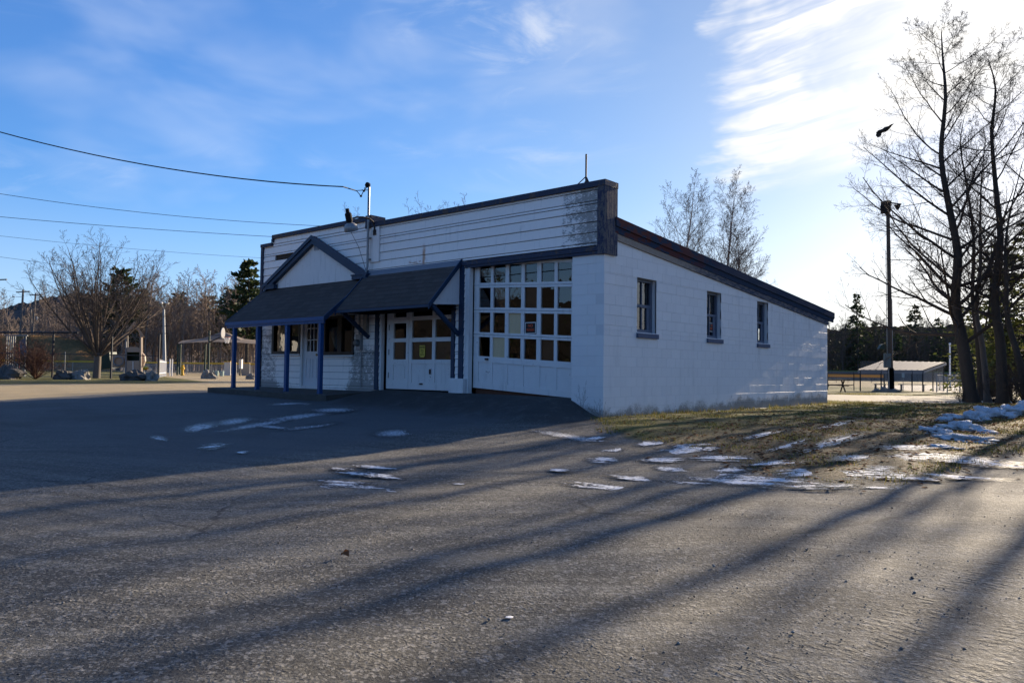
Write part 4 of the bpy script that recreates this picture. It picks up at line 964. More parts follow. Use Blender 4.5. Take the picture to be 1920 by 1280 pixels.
# evergreens: limbs carrying many small needle sprays
def f_needle(a, b):
    def f(g):
        return dict(col=g.mix(g.island(), a, b), rough=.7, spec=.25, trans=.25)
    return f
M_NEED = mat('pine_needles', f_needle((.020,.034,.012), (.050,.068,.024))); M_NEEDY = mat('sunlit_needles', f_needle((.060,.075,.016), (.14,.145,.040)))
def evergreen(seed, H, W, n_wh, sprays, needle, pine=False):
    rng = random.Random(seed); T, C = MB(), MB(); T.smooth = True
    T.tube([(0,0,-.2),(rng.uniform(-.1,.1),rng.uniform(-.1,.1),H*.5),(0,0,H)], [H*.018,H*.011,.02], 7, cap=False)
    for i in range(n_wh):
        t = (i+rng.random())/n_wh; z = H*((.30 if pine else .10)+(.70 if pine else .88)*t)
        R_ = W*((1-t)**.8 if not pine else (.35+.65*math.sin(min(1,.25+t*.8)*3.0))*(1.05-t*.55)*rng.uniform(.5,1.1))+.15
        for k in range(4 if pine else 5):
            a = rng.random()*6.283; L = R_*rng.uniform(.65,1.1); up = rng.uniform(.05,.35) if pine else rng.uniform(-.35,.05)
            e = Vector((math.cos(a)*L, math.sin(a)*L, z+up*L)); s_ = Vector((0,0,z)); T.tube([s_, s_.lerp(e,.55)+Vector((0,0,-.05*L)), e], [.035*L**.5,.02,.008], 3, cap=False)
            m = int(sprays*(.4+L/W))
            for q in range(m):
                u = rng.uniform(.25,1.02); p = s_.lerp(e,u)+Vector((rng.gauss(0,.13*L),rng.gauss(0,.13*L),rng.gauss(.04 if pine else -.05,.06*L)))
                d = Vector((math.cos(a)+rng.gauss(0,.6),math.sin(a)+rng.gauss(0,.6),rng.gauss(.2 if pine else -.1,.45))).normalized(); sz = rng.uniform(.10,.24)*H**.35*(1 if pine or H > 12 else .45)
                w = d.orthogonal().normalized(); w = (w*math.cos(q)+d.cross(w)*math.sin(q))
                C.add([p-w*sz*.16, p+d*sz*.5-w*sz*.36, p+d*sz*1.2, p+d*sz*.5+w*sz*.36, p+w*sz*.16], [(0,1,2,3,4)])
    return T, C
def place_evergreen(TC, name, label, loc, needle, group=None):
    T, C = TC; R_ = root(name, label, 'tree', loc, group); L = Vector(loc)
    T.v = [(p[0]+L.x,p[1]+L.y,p[2]+L.z) for p in T.v]; C.v = [(p[0]+L.x,p[1]+L.y,p[2]+L.z) for p in C.v]
    T.build('trunk', M_BARKD, R_, fixn=False); C.build('crown', needle, R_, fixn=False); return R_
def evergreens():
    a = place_evergreen(evergreen(41, 13.4, 3.2, 30, 24, M_NEED, True), 'pine', 'big pine whose dark crown rises left of the false front', spot(462,92), M_NEED, 'pines over the woods')
    def dup(u, D, s, rz, lab, z=None):
        c = copy_tree(a); c.location = spot(u,D); c.location.z -= .2; c.scale = s if isinstance(s,tuple) else (s,s,s); c.rotation_euler.z = rz; c['label'] = lab; return c
    dup(222, 100, (1,1,1.0), 1.2, 'dark pine seen through the crown of the vase shaped tree')
    dup(262, 120, (1,1,.96), 2.9, 'lower pine just right of the one behind the vase shaped tree')
    dup(330, 130, (1.1,1.1,.98), 4.0, 'pine topping the woods behind the light pole with two lamps')
    dup(388, 125, (1.1,1.1,.92), 5.0, 'pine topping the woods above the shade canopy')
    dup(432, 105, (1,1,.86), 2.0, 'lower pine crowding the left flank of the big pine')
    b = place_evergreen(evergreen(42, 21, 3.9, 30, 14, M_NEED), 'spruce', 'pointed spruce standing highest over the far woods past the low end of the roof', spot(1607,180), M_NEED, 'spruces over the far woods')
    for u,D,s,rz,lab in ((1716,190,.92,1,'pointed spruce over the woods between the utility pole and the leaning trunk'),(1585,205,.72,2,'small spruce left of the highest pointed spruce'),(1640,200,.74,3,'small spruce right of the highest pointed spruce'),(1760,200,.80,4,'spruce half hidden by the twigs of the leaning tree')):
        c = copy_tree(b); c.location = spot(u,D); c.scale = (s*1.3,s*1.3,s); c.rotation_euler.z = rz; c['label'] = lab
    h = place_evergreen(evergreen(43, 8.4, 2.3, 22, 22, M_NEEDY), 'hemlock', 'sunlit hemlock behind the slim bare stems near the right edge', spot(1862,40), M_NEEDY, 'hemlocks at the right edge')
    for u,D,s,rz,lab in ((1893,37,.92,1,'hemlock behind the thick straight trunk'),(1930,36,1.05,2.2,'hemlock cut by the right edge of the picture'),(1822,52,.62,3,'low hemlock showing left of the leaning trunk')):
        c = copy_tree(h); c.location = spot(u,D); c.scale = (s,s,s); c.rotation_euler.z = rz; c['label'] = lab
evergreens()

# far woods: each a single mass
def mass(name, label, spots, seeds, params, mats, H, conif=0, needle=None, seed=0):
    rng = random.Random(seed); temps = []
    for sd in seeds:
        t = Tree(sd); t.grow(Vector((0,0,-.2)), Vector((rng.uniform(-.06,.06),0,1)), H, H*.011, 0, params); T, C = t.meshes(9, (5,3,3,3,3)); temps.append((np.array(T.v), T.f))
    ctemps = []
    for k in range(2 if conif else 0):
        T, C = evergreen(60+k+seed, H*.95, H*.19, 16, 6, None); ctemps.append((np.array(C.v+T.v), C.f, [tuple(i+len(C.v) for i in f) for f in T.f]))
    VV = []; FF = []; MI = []; n = 0
    for p in spots:
        a = rng.random()*6.28; s = rng.uniform(.78,1.12); c, s_ = math.cos(a)*s, math.sin(a)*s; R_ = np.array([[c,-s_,0],[s_,c,0],[0,0,s]])
        if rng.random() < conif:
            V, F, F2 = rng.choice(ctemps); VV.append(V@R_.T+np.array(p)); FF += [tuple(i+n for i in f) for f in F]; MI += [1]*len(F); FF += [tuple(i+n for i in f) for f in F2]; MI += [0]*len(F2)
        else:
            V, F = rng.choice(temps); VV.append(V@R_.T+np.array(p)); FF += [tuple(i+n for i in f) for f in F]; MI += [0]*len(F)
        n += len(VV[-1])
    me = bpy.data.meshes.new(name); me.from_pydata(np.concatenate(VV).tolist(), [], FF)
    for m in mats: me.materials.append(m)
    me.polygons.foreach_set('material_index', MI); o = bpy.data.objects.new(name, me); COL.objects.link(o)
    return tag(o, label, 'woods', None, 'stuff')
FARW = dict(seg=[6,4,3,2], jit=[.05,.12,.18,.2], up=[.03,.10,.06,.03], tip=[.15,.25,.4,.5], rmin=.016, kids=[20,8,5], start=[.16,.15,.15], ang=[(30,60),(28,55),(25,60)], len=[.40,.42,.5], rr=[.4,.5,.7], shape=lambda t: 1-.7*t)
def woods():
    rng = random.Random(8); sp = []
    for D0,D1,n,u0,u1 in ((96,106,54,150,540),(106,122,60,60,660),(122,145,60,-60,760),(145,170,50,-100,800)):
        for k in range(n): u = u0+(u1-u0)*(k+rng.random())/n; p = spot(u, rng.uniform(D0,D1)); sp.append((p.x,p.y,p.z-.3))
    mass('left_woods'.replace('left_',''), 'brown leafless woods with some conifers behind the playground', sp, (71,72,73), FARW, (M_WOODB, M_NEED), 11.8, .08, M_NEED, 1)
    sp = []
    for D0,D1,n,u0,u1 in ((170,180,60,1440,2000),(180,192,60,1440,2020),(192,208,60,1440,2050),(208,240,70,1400,2100),(240,290,50,1400,2100)):
        for k in range(n): u = u0+(u1-u0)*(k+rng.random())/n; p = spot(u, rng.uniform(D0,D1)); sp.append((p.x,p.y,p.z-.3))
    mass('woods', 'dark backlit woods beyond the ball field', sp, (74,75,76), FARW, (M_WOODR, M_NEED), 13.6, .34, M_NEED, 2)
    sp = []
    for k in range(70):
        a = math.radians(rng.uniform(95,258)); r = rng.uniform(38,62); x, y = CAM.x+r*math.sin(a), CAM.y+r*math.cos(a); sp.append((x,y,g1(x,y)-.3))
    mass('woods', 'leafless woods across the road, seen only mirrored in the glass', sp, (77,78), FARW, (M_TWIGD, M_NEED), 9.0, .25, M_NEED, 3)
woods()
def hills():
    def ridge(name, u0, u1, D, prof, depth, m):
        V = []; F = []; n = 260; rows = 26
        for j in range(rows+1):
            for i in range(n+1):
                u = u0+(u1-u0)*i/n; t = j/rows; top = at(u, prof(u), D).z
                p = at(u, 700, D+(t-1)*depth); z = -3 + (top+3)*math.sin(min(1,t)*math.pi/2)**1.3
                z += (mnoise.noise(Vector((u*.02,t*5,D)))*1.4+mnoise.noise(Vector((u*.09,t*14,D)))*1.3+mnoise.noise(Vector((u*.31,t*40,D)))*1.5)*min(1,t*2)*D/420
                V.append((p.x,p.y,z))
        for j in range(rows):
            for i in range(n): a = j*(n+1)+i; F.append((a,a+1,a+n+2,a+n+1))
        b = MB(); b.smooth = True; b.add(V,F); o = b.build(name, m, fixn=False); o['kind'] = 'structure'
    def fh(g):
        P = g.pos(); n = g.noise(P,.02,5,.6); n2 = g.noise(P,.16,5,.7); n3 = g.noise(P,.6,4,.7)
        c = g.mix(g.sm(n2,.40,.6), (.090,.078,.072), (.135,.115,.105)); c = g.mix(g.sm(n+(n2-.5)*.5,.48,.58), c, (.035,.046,.036))
        return dict(col=c, rough=1, spec=0, nrm=g.bump(n3+n2, .6, 1.5))
    mh = mat('wooded_hillside', fh)
    def prof(u):
        xs = [-900,-300,0,40,90,130,200,330,420,700,1100]; ys = [600,598,584,574,562,556,560,575,600,640,690]; return float(np.interp(u, xs, ys))
    ridge('hill', -900, 1100, 520, prof, 260, mh)
    def profr(u): return float(np.interp(u, [1200,1500,1600,1800,2100,2600], [690,622,616,613,606,612]))
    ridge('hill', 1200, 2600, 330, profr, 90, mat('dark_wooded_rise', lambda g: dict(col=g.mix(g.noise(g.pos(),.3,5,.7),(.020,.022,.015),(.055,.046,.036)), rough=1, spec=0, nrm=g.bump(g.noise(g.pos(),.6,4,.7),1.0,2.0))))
    # unseen hill added behind the camera to darken reflections in the garage panes
    V = []; F = []; n = 96; rows = 8
    for j in range(rows+1):
        for i in range(n+1):
            a = math.radians(80+182*i/n); t = j/rows; r = 72+60*t; x, y = CAM.x+r*math.sin(a), CAM.y+r*math.cos(a)
            V.append((x,y,-1+(17+3*mnoise.noise(Vector((a*3,0,0))))*math.sin(t*1.57)+1.6*mnoise.noise(Vector((a*22,t*9,1)))*t))
    for j in range(rows):
        for i in range(n): a = j*(n+1)+i; F.append((a,a+n+1,a+n+2,a+1))
    b = MB(); b.smooth = True; b.add(V,F); o = b.build('hill', mat('reflection_hillside', lambda g: dict(col=g.mix(g.noise(g.pos(),.5,6,.7), (.017,.016,.0155), (.046,.042,.039)), rough=1, spec=0)), fixn=False); o['kind'] = 'structure'
    # grassy bank that carries the road past the playground
    b = MB(); b.smooth = True; V = []; F = []; n = 60; rows = 10
    for j in range(rows+1):
        for i in range(n+1):
            t = j/rows; u = -260+(480)*i/n; top = float(np.interp(u, [-260,40,100,150,185,215], [630,629,631,640,668,699])); p = at(u,700,88+t*16 if t < .8 else 88+.8*16+(t-.8)*60)
            zt = at(u, top, 100).z; z = .15+(zt-.15)*sstep(t,0,.62)+.25*mnoise.noise(Vector((u*.03,t*4,0)))*sstep(t,0,.4); V.append((p.x,p.y,float(z)))
    for j in range(rows):
        for i in range(n): a = j*(n+1)+i; F.append((a,a+1,a+n+2,a+n+1))
    b.add(V,F); o = b.build('grassy_bank', mat('dry_bank_grass', lambda g: dict(col=g.mix(g.sm(g.noise(g.pos(),.35,5,.65),.4,.62),(.30,.17,.075),(.17,.115,.055)), rough=1, spec=0, nrm=g.bump(g.noise(g.pos(),2.5,4,.7),1.0,.4))), fixn=False); o['kind'] = 'structure'
hills()
# ------------------------------------------------------------------ shrubs, grass, leaves, snow
SHRUB = dict(seg=[1,6,4,3,2], jit=[0,.10,.15,.2,.2], up=[0,.04,.05,.05,0], tip=[1,.25,.4,.5,.5], rmin=.0045, kids=[70,6,4,3], start=[0,.25,.2,.2], ang=[(5,62),(20,50),(25,55),(25,60)], len=[17,.45,.5,.6], rr=[.30,.55,.6,.7], shape=lambda t: 1)
def shrubs():
    t = Tree(51); t.grow(Vector((0,0,-.05)), Vector((0,0,1)), .12, .06, 0, SHRUB); p = spot(66, 37.5)
    a = t.place('shrub', 'round reddish bare shrub among the dark rocks', 'shrub', p, (M_RUSTTWIG, M_RUSTTWIG), 'bare shrubs by the playground'); a.scale = (.82,.82,.80)
    c = copy_tree(a); c.location = spot(-16, 41); c.rotation_euler.z = 2; c.scale = (.9,.9,.95); c['label'] = 'reddish bare shrub cut by the left edge of the picture'
    k = Tree(52); k.grow(Vector((0,0,-.05)), Vector((0,0,1)), .1, .035, 0, dict(SHRUB, kids=[26,5,3,2], len=[15,.4,.5,.6]))
    b = k.place('brush', 'bare brushy stems between the thick straight trunk and the right edge', 'shrub', spot(1900,30.5), (M_TWIGD, M_TWIGD), 'brush under the right hand trees')
    for u,D,s,lab in ((1862,31.5,.7,'low bare brush at the foot of the two slim trees'),(1925,28.5,1.1,'bare brush cut by the right edge'),(1888,34,.9,'bare brush behind the thick straight trunk'),(1800,31,.35,'tiny tuft of brush left of the leaning trunk'),(1955,29,1.2,'bare brush past the right edge')):
        c = copy_tree(b); c.location = spot(u,D); c.scale = (s,s,s); c.rotation_euler.z = u; c['label'] = lab
    w = Tree(53); w.grow(Vector((0,0,-.02)), Vector((0,0,1)), .05, .008, 0, dict(SHRUB, kids=[7,3,2,1], len=[12,.4,.5,.6], rmin=.0022)); 
    d = w.place('dead_weed', 'dry weed stalk at the corner of the block wall', 'weed', (.10,-.22,g1(.1,-.22)), (M_TWIGG, M_TWIGG), 'dry weeds at the wall corner'); d.scale = (.55,.55,.6)
    c = copy_tree(d); c.location = (-.30,-.28,g1(-.3,-.28)); c.scale = (.4,.4,.95); c.rotation_euler.z = 2; c['label'] = 'thin dry weed leaning before the corner pier'
shrubs()
def f_grass(g):
    i = g.island(); P = g.pos(); n = g.noise(P, 1.1, 4, .6)
    c = g.mix(g.sm(i*.55+n*.7, .48, .78), (.095,.110,.020), (.32,.255,.085)); return dict(col=c, rough=.8, spec=.15, trans=.35)
M_GRASS = mat('winter_grass', f_grass)
M_LEAF = mat('dead_leaf', lambda g: dict(col=g.mix(g.island(), (.055,.026,.012), (.19,.085,.035)), rough=.8, spec=.2, trans=.2))
def grass():
    rng = np.random.RandomState(4); N = 90000
    x = np.concatenate([rng.uniform(-.3,6.8,N*5//9), rng.uniform(-6,9,N*4//9)]); y = np.concatenate([rng.uniform(-4.6,14,N*5//9), rng.uniform(12,34,N*4//9)])
    sd = poly_sd(np.stack([x,y],-1), LAWN); rd = poly_sd(np.stack([x,y],-1), ROAD)
    nz = np.array([mnoise.noise(Vector((a*.9,b*.9,0)))+.7*mnoise.noise(Vector((a*2.6,b*2.6,3))) for a,b in zip(x,y)])
    ok = (sd + nz*.55 > .05) & (rd < -.3) & ((x > .02) | (y > 12.7)) & (nz > -.42-.6*np.exp(-((x)**2)/1.2))
    x, y, nz = x[ok], y[ok], nz[ok]; z = gz(x,y)+.02; n = len(x)
    h = rng.uniform(.018,.052,n)*(1+.8*np.clip(nz,-.5,1))*(1+.9*np.exp(-(x/.25)**2)*(y < 12.6)); a = rng.uniform(0,6.28,n); w = rng.uniform(.004,.009,n)*(1+.02*np.maximum(y,0)); lean = rng.normal(0,.7,n)
    dx, dy = np.cos(a), np.sin(a)
    V = np.empty((n,3,3)); V[:,0] = np.stack([x-dx*w,y-dy*w,z-.01],-1); V[:,1] = np.stack([x+dx*w,y+dy*w,z-.01],-1); V[:,2] = np.stack([x-dy*lean*h,y+dx*lean*h,z+h],-1)
    tag(npmesh('grass', V.reshape(-1,3), np.arange(3*n).reshape(n,3), M_GRASS), 'short winter grass beside the block wall', 'grass', None, 'stuff')
    # leaves blown over the verge
    N = 11000; x = rng.uniform(.1,9,N); y = rng.uniform(-4.6,22,N); sd = poly_sd(np.stack([x,y],-1), LAWN)
    pr = np.where(sd > -.25, .20+.80*np.clip((x-1.5)/2.5,0,1), .03*(x > 3)); ok = rng.rand(N) < pr; x, y = x[ok], y[ok]
    lx = np.array([-2.05+.9*.0, 6.2,6.9,5.1,7.0]); 
    def leaves(x, y, name, lab, s0, s1):
        n = len(x); z = gz(x,y)+.045*np.clip(poly_sd(np.stack([x,y],-1), LAWN)+.3,0,1)+.012; V = np.empty((n,4,3)); a = rng.uniform(0,6.28,n); s = rng.uniform(s0,s1,n); t = rng.uniform(-.6,.6,n)
        for k,(u,v,c) in enumerate(((-1,0,.0),(0,-.55,.3),(1,0,.0),(0,.55,.3))):
            V[:,k] = np.stack([x+(u*np.cos(a)-v*np.sin(a))*s, y+(u*np.sin(a)+v*np.cos(a))*s, z+s*(u*t*.5+c)],-1)
        return npmesh(name, V.reshape(-1,3), np.arange(4*n).reshape(n,4), M_LEAF)
    tag(leaves(x,y,'fallen_leaves','',.025,.055), 'brown fallen leaves scattered on the verge and lot edge', 'leaves', None, 'stuff')
    q = onz(646,1040,-.31); b = MB(); z = g1(q.x,q.y)
    b.add([(q.x-.04,q.y,z+.01),(q.x-.005,q.y-.025,z+.035),(q.x+.04,q.y+.005,z+.012),(q.x+.008,q.y+.03,z+.045),(q.x-.02,q.y+.02,z+.05)], [(0,1,3,4),(1,2,3)])
    tag(b.build('dead_leaf', M_LEAF, fixn=False), 'single curled brown leaf lying on the open lot', 'leaf')
    # loose stones on the lot
    N = 2600; x = rng.uniform(-2,8.4,N); y = rng.uniform(-11.6,-1,N); x = np.concatenate([x, rng.uniform(3.5,8.4,1500)]); y = np.concatenate([y, rng.uniform(-11,-6,1500)])
    ok = poly_sd(np.stack([x,y],-1), LAWN) < 0; x, y = x[ok], y[ok]; n = len(x); z = gz(x,y); s = rng.uniform(.003,.009,n)*np.where(rng.rand(n) < .04, 2.0, 1)
    O = np.array([(1,0,0),(0,1,0),(-1,0,0),(0,-1,0),(0,0,.7),(0,0,-.7)]); V = np.empty((n,6,3)); a = rng.uniform(0,6.28,n)
    for k in range(6): V[:,k] = np.stack([x+(O[k,0]*np.cos(a)-O[k,1]*np.sin(a)*.7)*s, y+(O[k,0]*np.sin(a)+O[k,1]*np.cos(a)*.7)*s, z+(O[k,2]+.3)*s*rng.uniform(.6,1,n)],-1)
    T = np.array([(0,1,4),(1,2,4),(2,3,4),(3,0,4),(1,0,5),(2,1,5),(3,2,5),(0,3,5)]); F = (T[None]+np.arange(n)[:,None,None]*6).reshape(-1,3)
    tag(npmesh('loose_stones', V.reshape(-1,3), F, mat('loose_stone', lambda g: dict(col=g.mix(g.island(), (.07,.065,.06), (.30,.28,.25)), rough=.8))), 'small loose stones scattered over the gravel lot', 'stones', None, 'stuff')
grass()
def f_snow(g):
    P = g.pos(); n = g.noise(P, 7, 6, .7); d = g.sm(g.noise(P, 26, 5, .75), .56, .66)
    c = g.mix(g.sm(n, .35, .65), (.62,.625,.64), (.88,.88,.88)); c = g.mix(d*.5, c, (.13,.11,.09))
    return dict(col=c, rough=.75, spec=.3, nrm=g.bump(n*.10 + g.noise(P, 22, 5, .7)*.05, 1.0, 1.0))
M_SNOW = mat('old_snow', f_snow)
def snow_sheet_mat():
    m = bpy.data.materials.new('melting_snow'); m.use_nodes = True; g = G(m.node_tree); b = m.node_tree.nodes['Principled BSDF']
    P = g.pos(); u, v, f = g.attr('su'), g.attr('sv'), g.attr('fall')
    n = g.noise(g.vec(u*2.0, v*8.5, 0), 1.0, 7, .7, .25); n2 = g.noise(P, 22, 5, .7)
    k = f*.30 + n*1.20 + (n2-.5)*.62; fac = g.sm(k, .825, .855)
    c = g.mix(g.sm(k, .80, 1.02), (.50,.51,.53), (.86,.87,.88)); g.l.new(c.o, b.inputs['Base Color']); b.inputs['Roughness'].default_value = .7
    g.l.new(g.bump(k*.05+n2*.01, .8, 1.0).o, b.inputs['Normal'])
    wet = g.node('ShaderNodeBsdfPrincipled'); wet.inputs['Base Color'].default_value = (.030,.029,.028,1); wet.inputs['Roughness'].default_value = .35
    t = g.node('ShaderNodeBsdfTransparent'); s0 = g.node('ShaderNodeMixShader'); g.put(s0.inputs[0], g.sm(k, .62, .80)*.6); g.l.new(t.outputs[0], s0.inputs[1]); g.l.new(wet.outputs[0], s0.inputs[2])
    s = g.node('ShaderNodeMixShader'); g.put(s.inputs[0], fac); g.l.new(s0.outputs[0], s.inputs[1]); g.l.new(b.outputs[0], s.inputs[2]); g.l.new(s.outputs[0], m.node_tree.nodes['Material Output'].inputs[0]); return m
def snow():
    # patches: centre, half extents and tilt of each as read off the photo, laid on the ground there
    PT = [(1290,846,60,9,0),(1215,835,30,5,0),(1130,862,34,8,.05),(1050,882,20,4,.05),(1185,897,48,6,.10),(1120,912,70,7,.10),(1255,880,36,6,.1),(1400,902,130,12,.06),(1530,915,70,6,.03),(1360,885,40,7,0),(1500,893,60,8,0),(1620,897,80,11,0),
          (1650,885,34,6,0),(1740,862,90,10,0),(1820,868,90,9,.04),(1880,874,60,6,.05),(1690,900,80,6,.03),(1800,897,80,6,.03),(1240,862,50,6,0),(1560,835,60,8,-.2),(1480,842,44,6,-.2),(1430,820,40,4,-.15),(1700,845,60,6,0),(1280,905,60,4,.06),(1100,825,36,6,0),(1150,845,30,4,0),(1060,800,70,4,.1),
          (1600,865,50,7,0),(1660,918,40,3,0),(1570,800,36,5,-.2),(1350,862,60,7,.05),(1450,875,60,6,.0),
          (640,741,70,3,.06),(720,749,70,3,.10),(560,762,80,2.6,-.04),(490,772,80,2.4,-.07),(580,777,60,2,-.05),(625,757,50,2.4,0),(440,768,36,3,-.05),(375,797,36,5,-.08),(510,784,46,1.8,.05),(545,751,50,2,0),(605,769,46,2,-.1),(740,757,46,3,0),
          (402,838,30,5,-.06),(455,849,14,3,0),(300,822,20,3,.1),(700,877,48,5,.05),(795,877,24,7,0),(670,889,52,5,.08),(720,893,52,5,.12),(640,880,32,4,.1),(640,907,62,8,.04),(690,915,56,7,.10),(600,916,34,6,.0),(955,1158,9,3,0),(860,908,14,2,0)]
    rng = random.Random(3); V = []; F = []; A = []
    for (u,v,hl,hw,tl) in PT:
        if u > 1000: hl, hw = hl*1.15, hw*.78
        z0 = -.2 if u < 1100 or v > 850 else -.1
        for it in range(3): q = onz(u,v,z0); z0 = g1(q.x,q.y)
        nu, nv = max(8,int(hl/5)), 8; qs = []; du = (onz(u+hl,v,z0)-q).length; dv = (onz(u,v+hw,z0)-q).length; ss = rng.random()*90; base = len(V)
        for j in range(nv+1):
            for i in range(nu+1):
                a, c = -1.3+2.6*i/nu, -1.3+2.6*j/nv; qs.append((a,c,onz(u+a*hl,v+c*hw+a*hl*tl,z0)))
        Z = gz([k[2].x for k in qs],[k[2].y for k in qs]); LW = poly_sd(np.array([[k[2].x,k[2].y] for k in qs]), LAWN)
        for (a,c,k),zz,lw in zip(qs,Z,LW):
            V.append((k.x,k.y,zz+.006+.045*min(1,max(0,.6+lw)))); A.append((ss+a*du, ss*.7+c*dv, max(-.4, 1-(a*a+c*c)*.85)))
        for j in range(nv):
            for i in range(nu): k = base+j*(nu+1)+i; F.append((k,k+nu+1,k+nu+2,k+1))
    o = npmesh('snow_patches', np.array(V), np.array(F), snow_sheet_mat(), smooth=True); A = np.array(A, np.float32)
    for i,nm in enumerate(('su','sv','fall')): t = o.data.attributes.new(nm,'FLOAT','POINT'); t.data.foreach_set('value', np.ascontiguousarray(A[:,i]))
    tag(o, 'thin melting snow patches lying on the lot and verge', 'snow', None, 'stuff')
    # ploughed lumps on the right
    for i,(u,v,hl,hh,lab) in enumerate(((1822,829,46,10,'widest ploughed snow lump, lowest of the upper row'),(1800,809,46,13,'snow lump right behind the widest one'),(1740,812,22,9,'small snow lump at the left end of the ploughed row'),(1815,789,34,14,'rounded snow lump halfway to the tree trunks'),(1770,818,26,8,'low snow lump touching the widest one'),(1765,792,14,8,'smallest snow lump, left of the rounded one'),(1855,782,30,14,'snow lump before the thick straight trunk'),(1893,778,30,17,'snow lump near the right edge, below the brush'),(1930,776,26,17,'snow lump cut by the right edge'),(1762,843,30,6,'flat snow lump nearest the lot'))):
        z0 = -.14
        for it in range(3): q = onz(u,v,z0); z0 = g1(q.x,q.y)
        D = (q-CAM).dot(_F); k = D/FPX; m = MB(); m.smooth = True; m.blob((q.x,q.y,z0+.02), (hl*k, hl*k*.75, hh*k*.95), i*7.3, .85, 80, 40); ax = math.atan2(_R.y,_R.x)
        tag(m.build('snow_pile', M_SNOW, fixn=False), lab, 'snow', 'ploughed snow lumps along the verge')
snow()

# ------------------------------------------------------------------ playground side
M_ROCK = mat('dark_boulder', lambda g: dict(col=g.mix(g.noise(g.pos(), 1.8, 6, .65), (.040,.036,.032), (.16,.14,.12)), rough=.9, nrm=g.bump(g.noise(g.pos(), 5, 6, .7), 1.0, .08)))
M_ROCKL = mat('pale_boulder', lambda g: dict(col=g.mix(g.noise(g.pos(), 1.8, 6, .65), (.16,.145,.12), (.32,.29,.25)), rough=.9, nrm=g.bump(g.noise(g.pos(), 5, 6, .7), 1.0, .08)))
def rock(u, v, D, w, h, seed, lab, m, group, dep=.6):
    p = spot(u, D); k = D/FPX; b = MB(); b.blob((p.x,p.y,p.z+h*k*.25), (w*k,w*k*dep,h*k*.80), seed, .55, 22, 12)
    tag(b.build('boulder', m, fixn=False), lab, 'boulder', group)
def rocks():
    G_ = 'boulders edging the playground'
    rock(16,711,36.5,36,22,1,'dark boulder at the left edge, left of the reddish shrub',M_ROCK,G_); rock(118,711,37.5,26,18,2,'low dark boulder with a pale tail left of the vase shaped tree',M_ROCK,G_); rock(152,711,37.5,22,17,3,'pale topped boulder touching the vase shaped tree',M_ROCKL,G_)
    rock(250,713,37.6,34,18,4,'long dark boulder right of the vase shaped tree',M_ROCK,G_); rock(284,713,37.2,17,17,5,'rounded boulder with pale end beside the long dark one',M_ROCKL,G_)
    rock(392,709,46,17,15,6,'grey boulder in front of the basketball post',M_ROCKL,G_); rock(470,708,47,12,9,7,'small boulder seen between the two left porch posts',M_ROCKL,G_)
    G2_ = 'stones round the utility pole'
    rock(1643,732,50,7,5,8,'low stone left of the utility pole',M_ROCKL,G2_); rock(1656,732,49.5,8,9,9,'taller stone touching the utility pole',M_ROCKL,G2_); rock(1677,733,49.5,9,6,10,'low stone right of the utility pole',M_ROCKL,G2_)
rocks()
M_GREENP = mat('dark_green_post', None, col=(.012,.035,.028), rough=.45); M_GALVP = mat('galvanised_pipe', None, col=(.26,.27,.28), rough=.6, metal=.3); M_BLKPIPE = mat('dark_fence_pipe', None, col=(.022,.024,.030), rough=.5)
M_TAN = mat('tan_plastic', lambda g: dict(col=g.mix(g.noise(g.pos(), 1.5, 3), (.34,.265,.21), (.42,.335,.27)), rough=.5)); M_TANROOF = mat('brown_tan_roof', None, col=(.42,.29,.205), rough=.55); M_RED = mat('dull_red_paint', None, col=(.16,.025,.022), rough=.5)
M_YELLOW = mat('yellow_cap', None, col=(.55,.33,.03), rough=.5); M_ORANGECAP = mat('orange_cap', None, col=(.75,.30,.03), rough=.5); M_PALE = mat('white_vinyl', None, col=(.62,.62,.62), rough=.5); M_GREYW = mat('grey_panel', None, col=(.22,.22,.23), rough=.6)
def mesh_mat(name, col, op, sc=40):
    m = bpy.data.materials.new(name); m.use_nodes = True; g = G(m.node_tree); b = m.node_tree.nodes['Principled BSDF']; b.inputs['Base Color'].default_value = (*col,1); b.inputs['Roughness'].default_value = .6
    x, y, z = g.xyz(g.pos()); h = x*.75+y*.66
    w = g.m('ABSOLUTE', g.m('FRACT', (h+z)*9.0)-.5).mx(g.m('ABSOLUTE', g.m('FRACT', (h-z)*9.0)-.5)); fac = g.sm(w, .5-op*.5-.02, .5-op*.5+.02)
    t = g.node('ShaderNodeBsdfTransparent'); s = g.node('ShaderNodeMixShader'); g.put(s.inputs[0], fac); g.l.new(t.outputs[0], s.inputs[1]); g.l.new(b.outputs[0], s.inputs[2]); g.l.new(s.outputs[0], m.node_tree.nodes['Material Output'].inputs[0]); return m
M_CHAIN = mesh_mat('chain_link', (.20,.20,.20), .16)
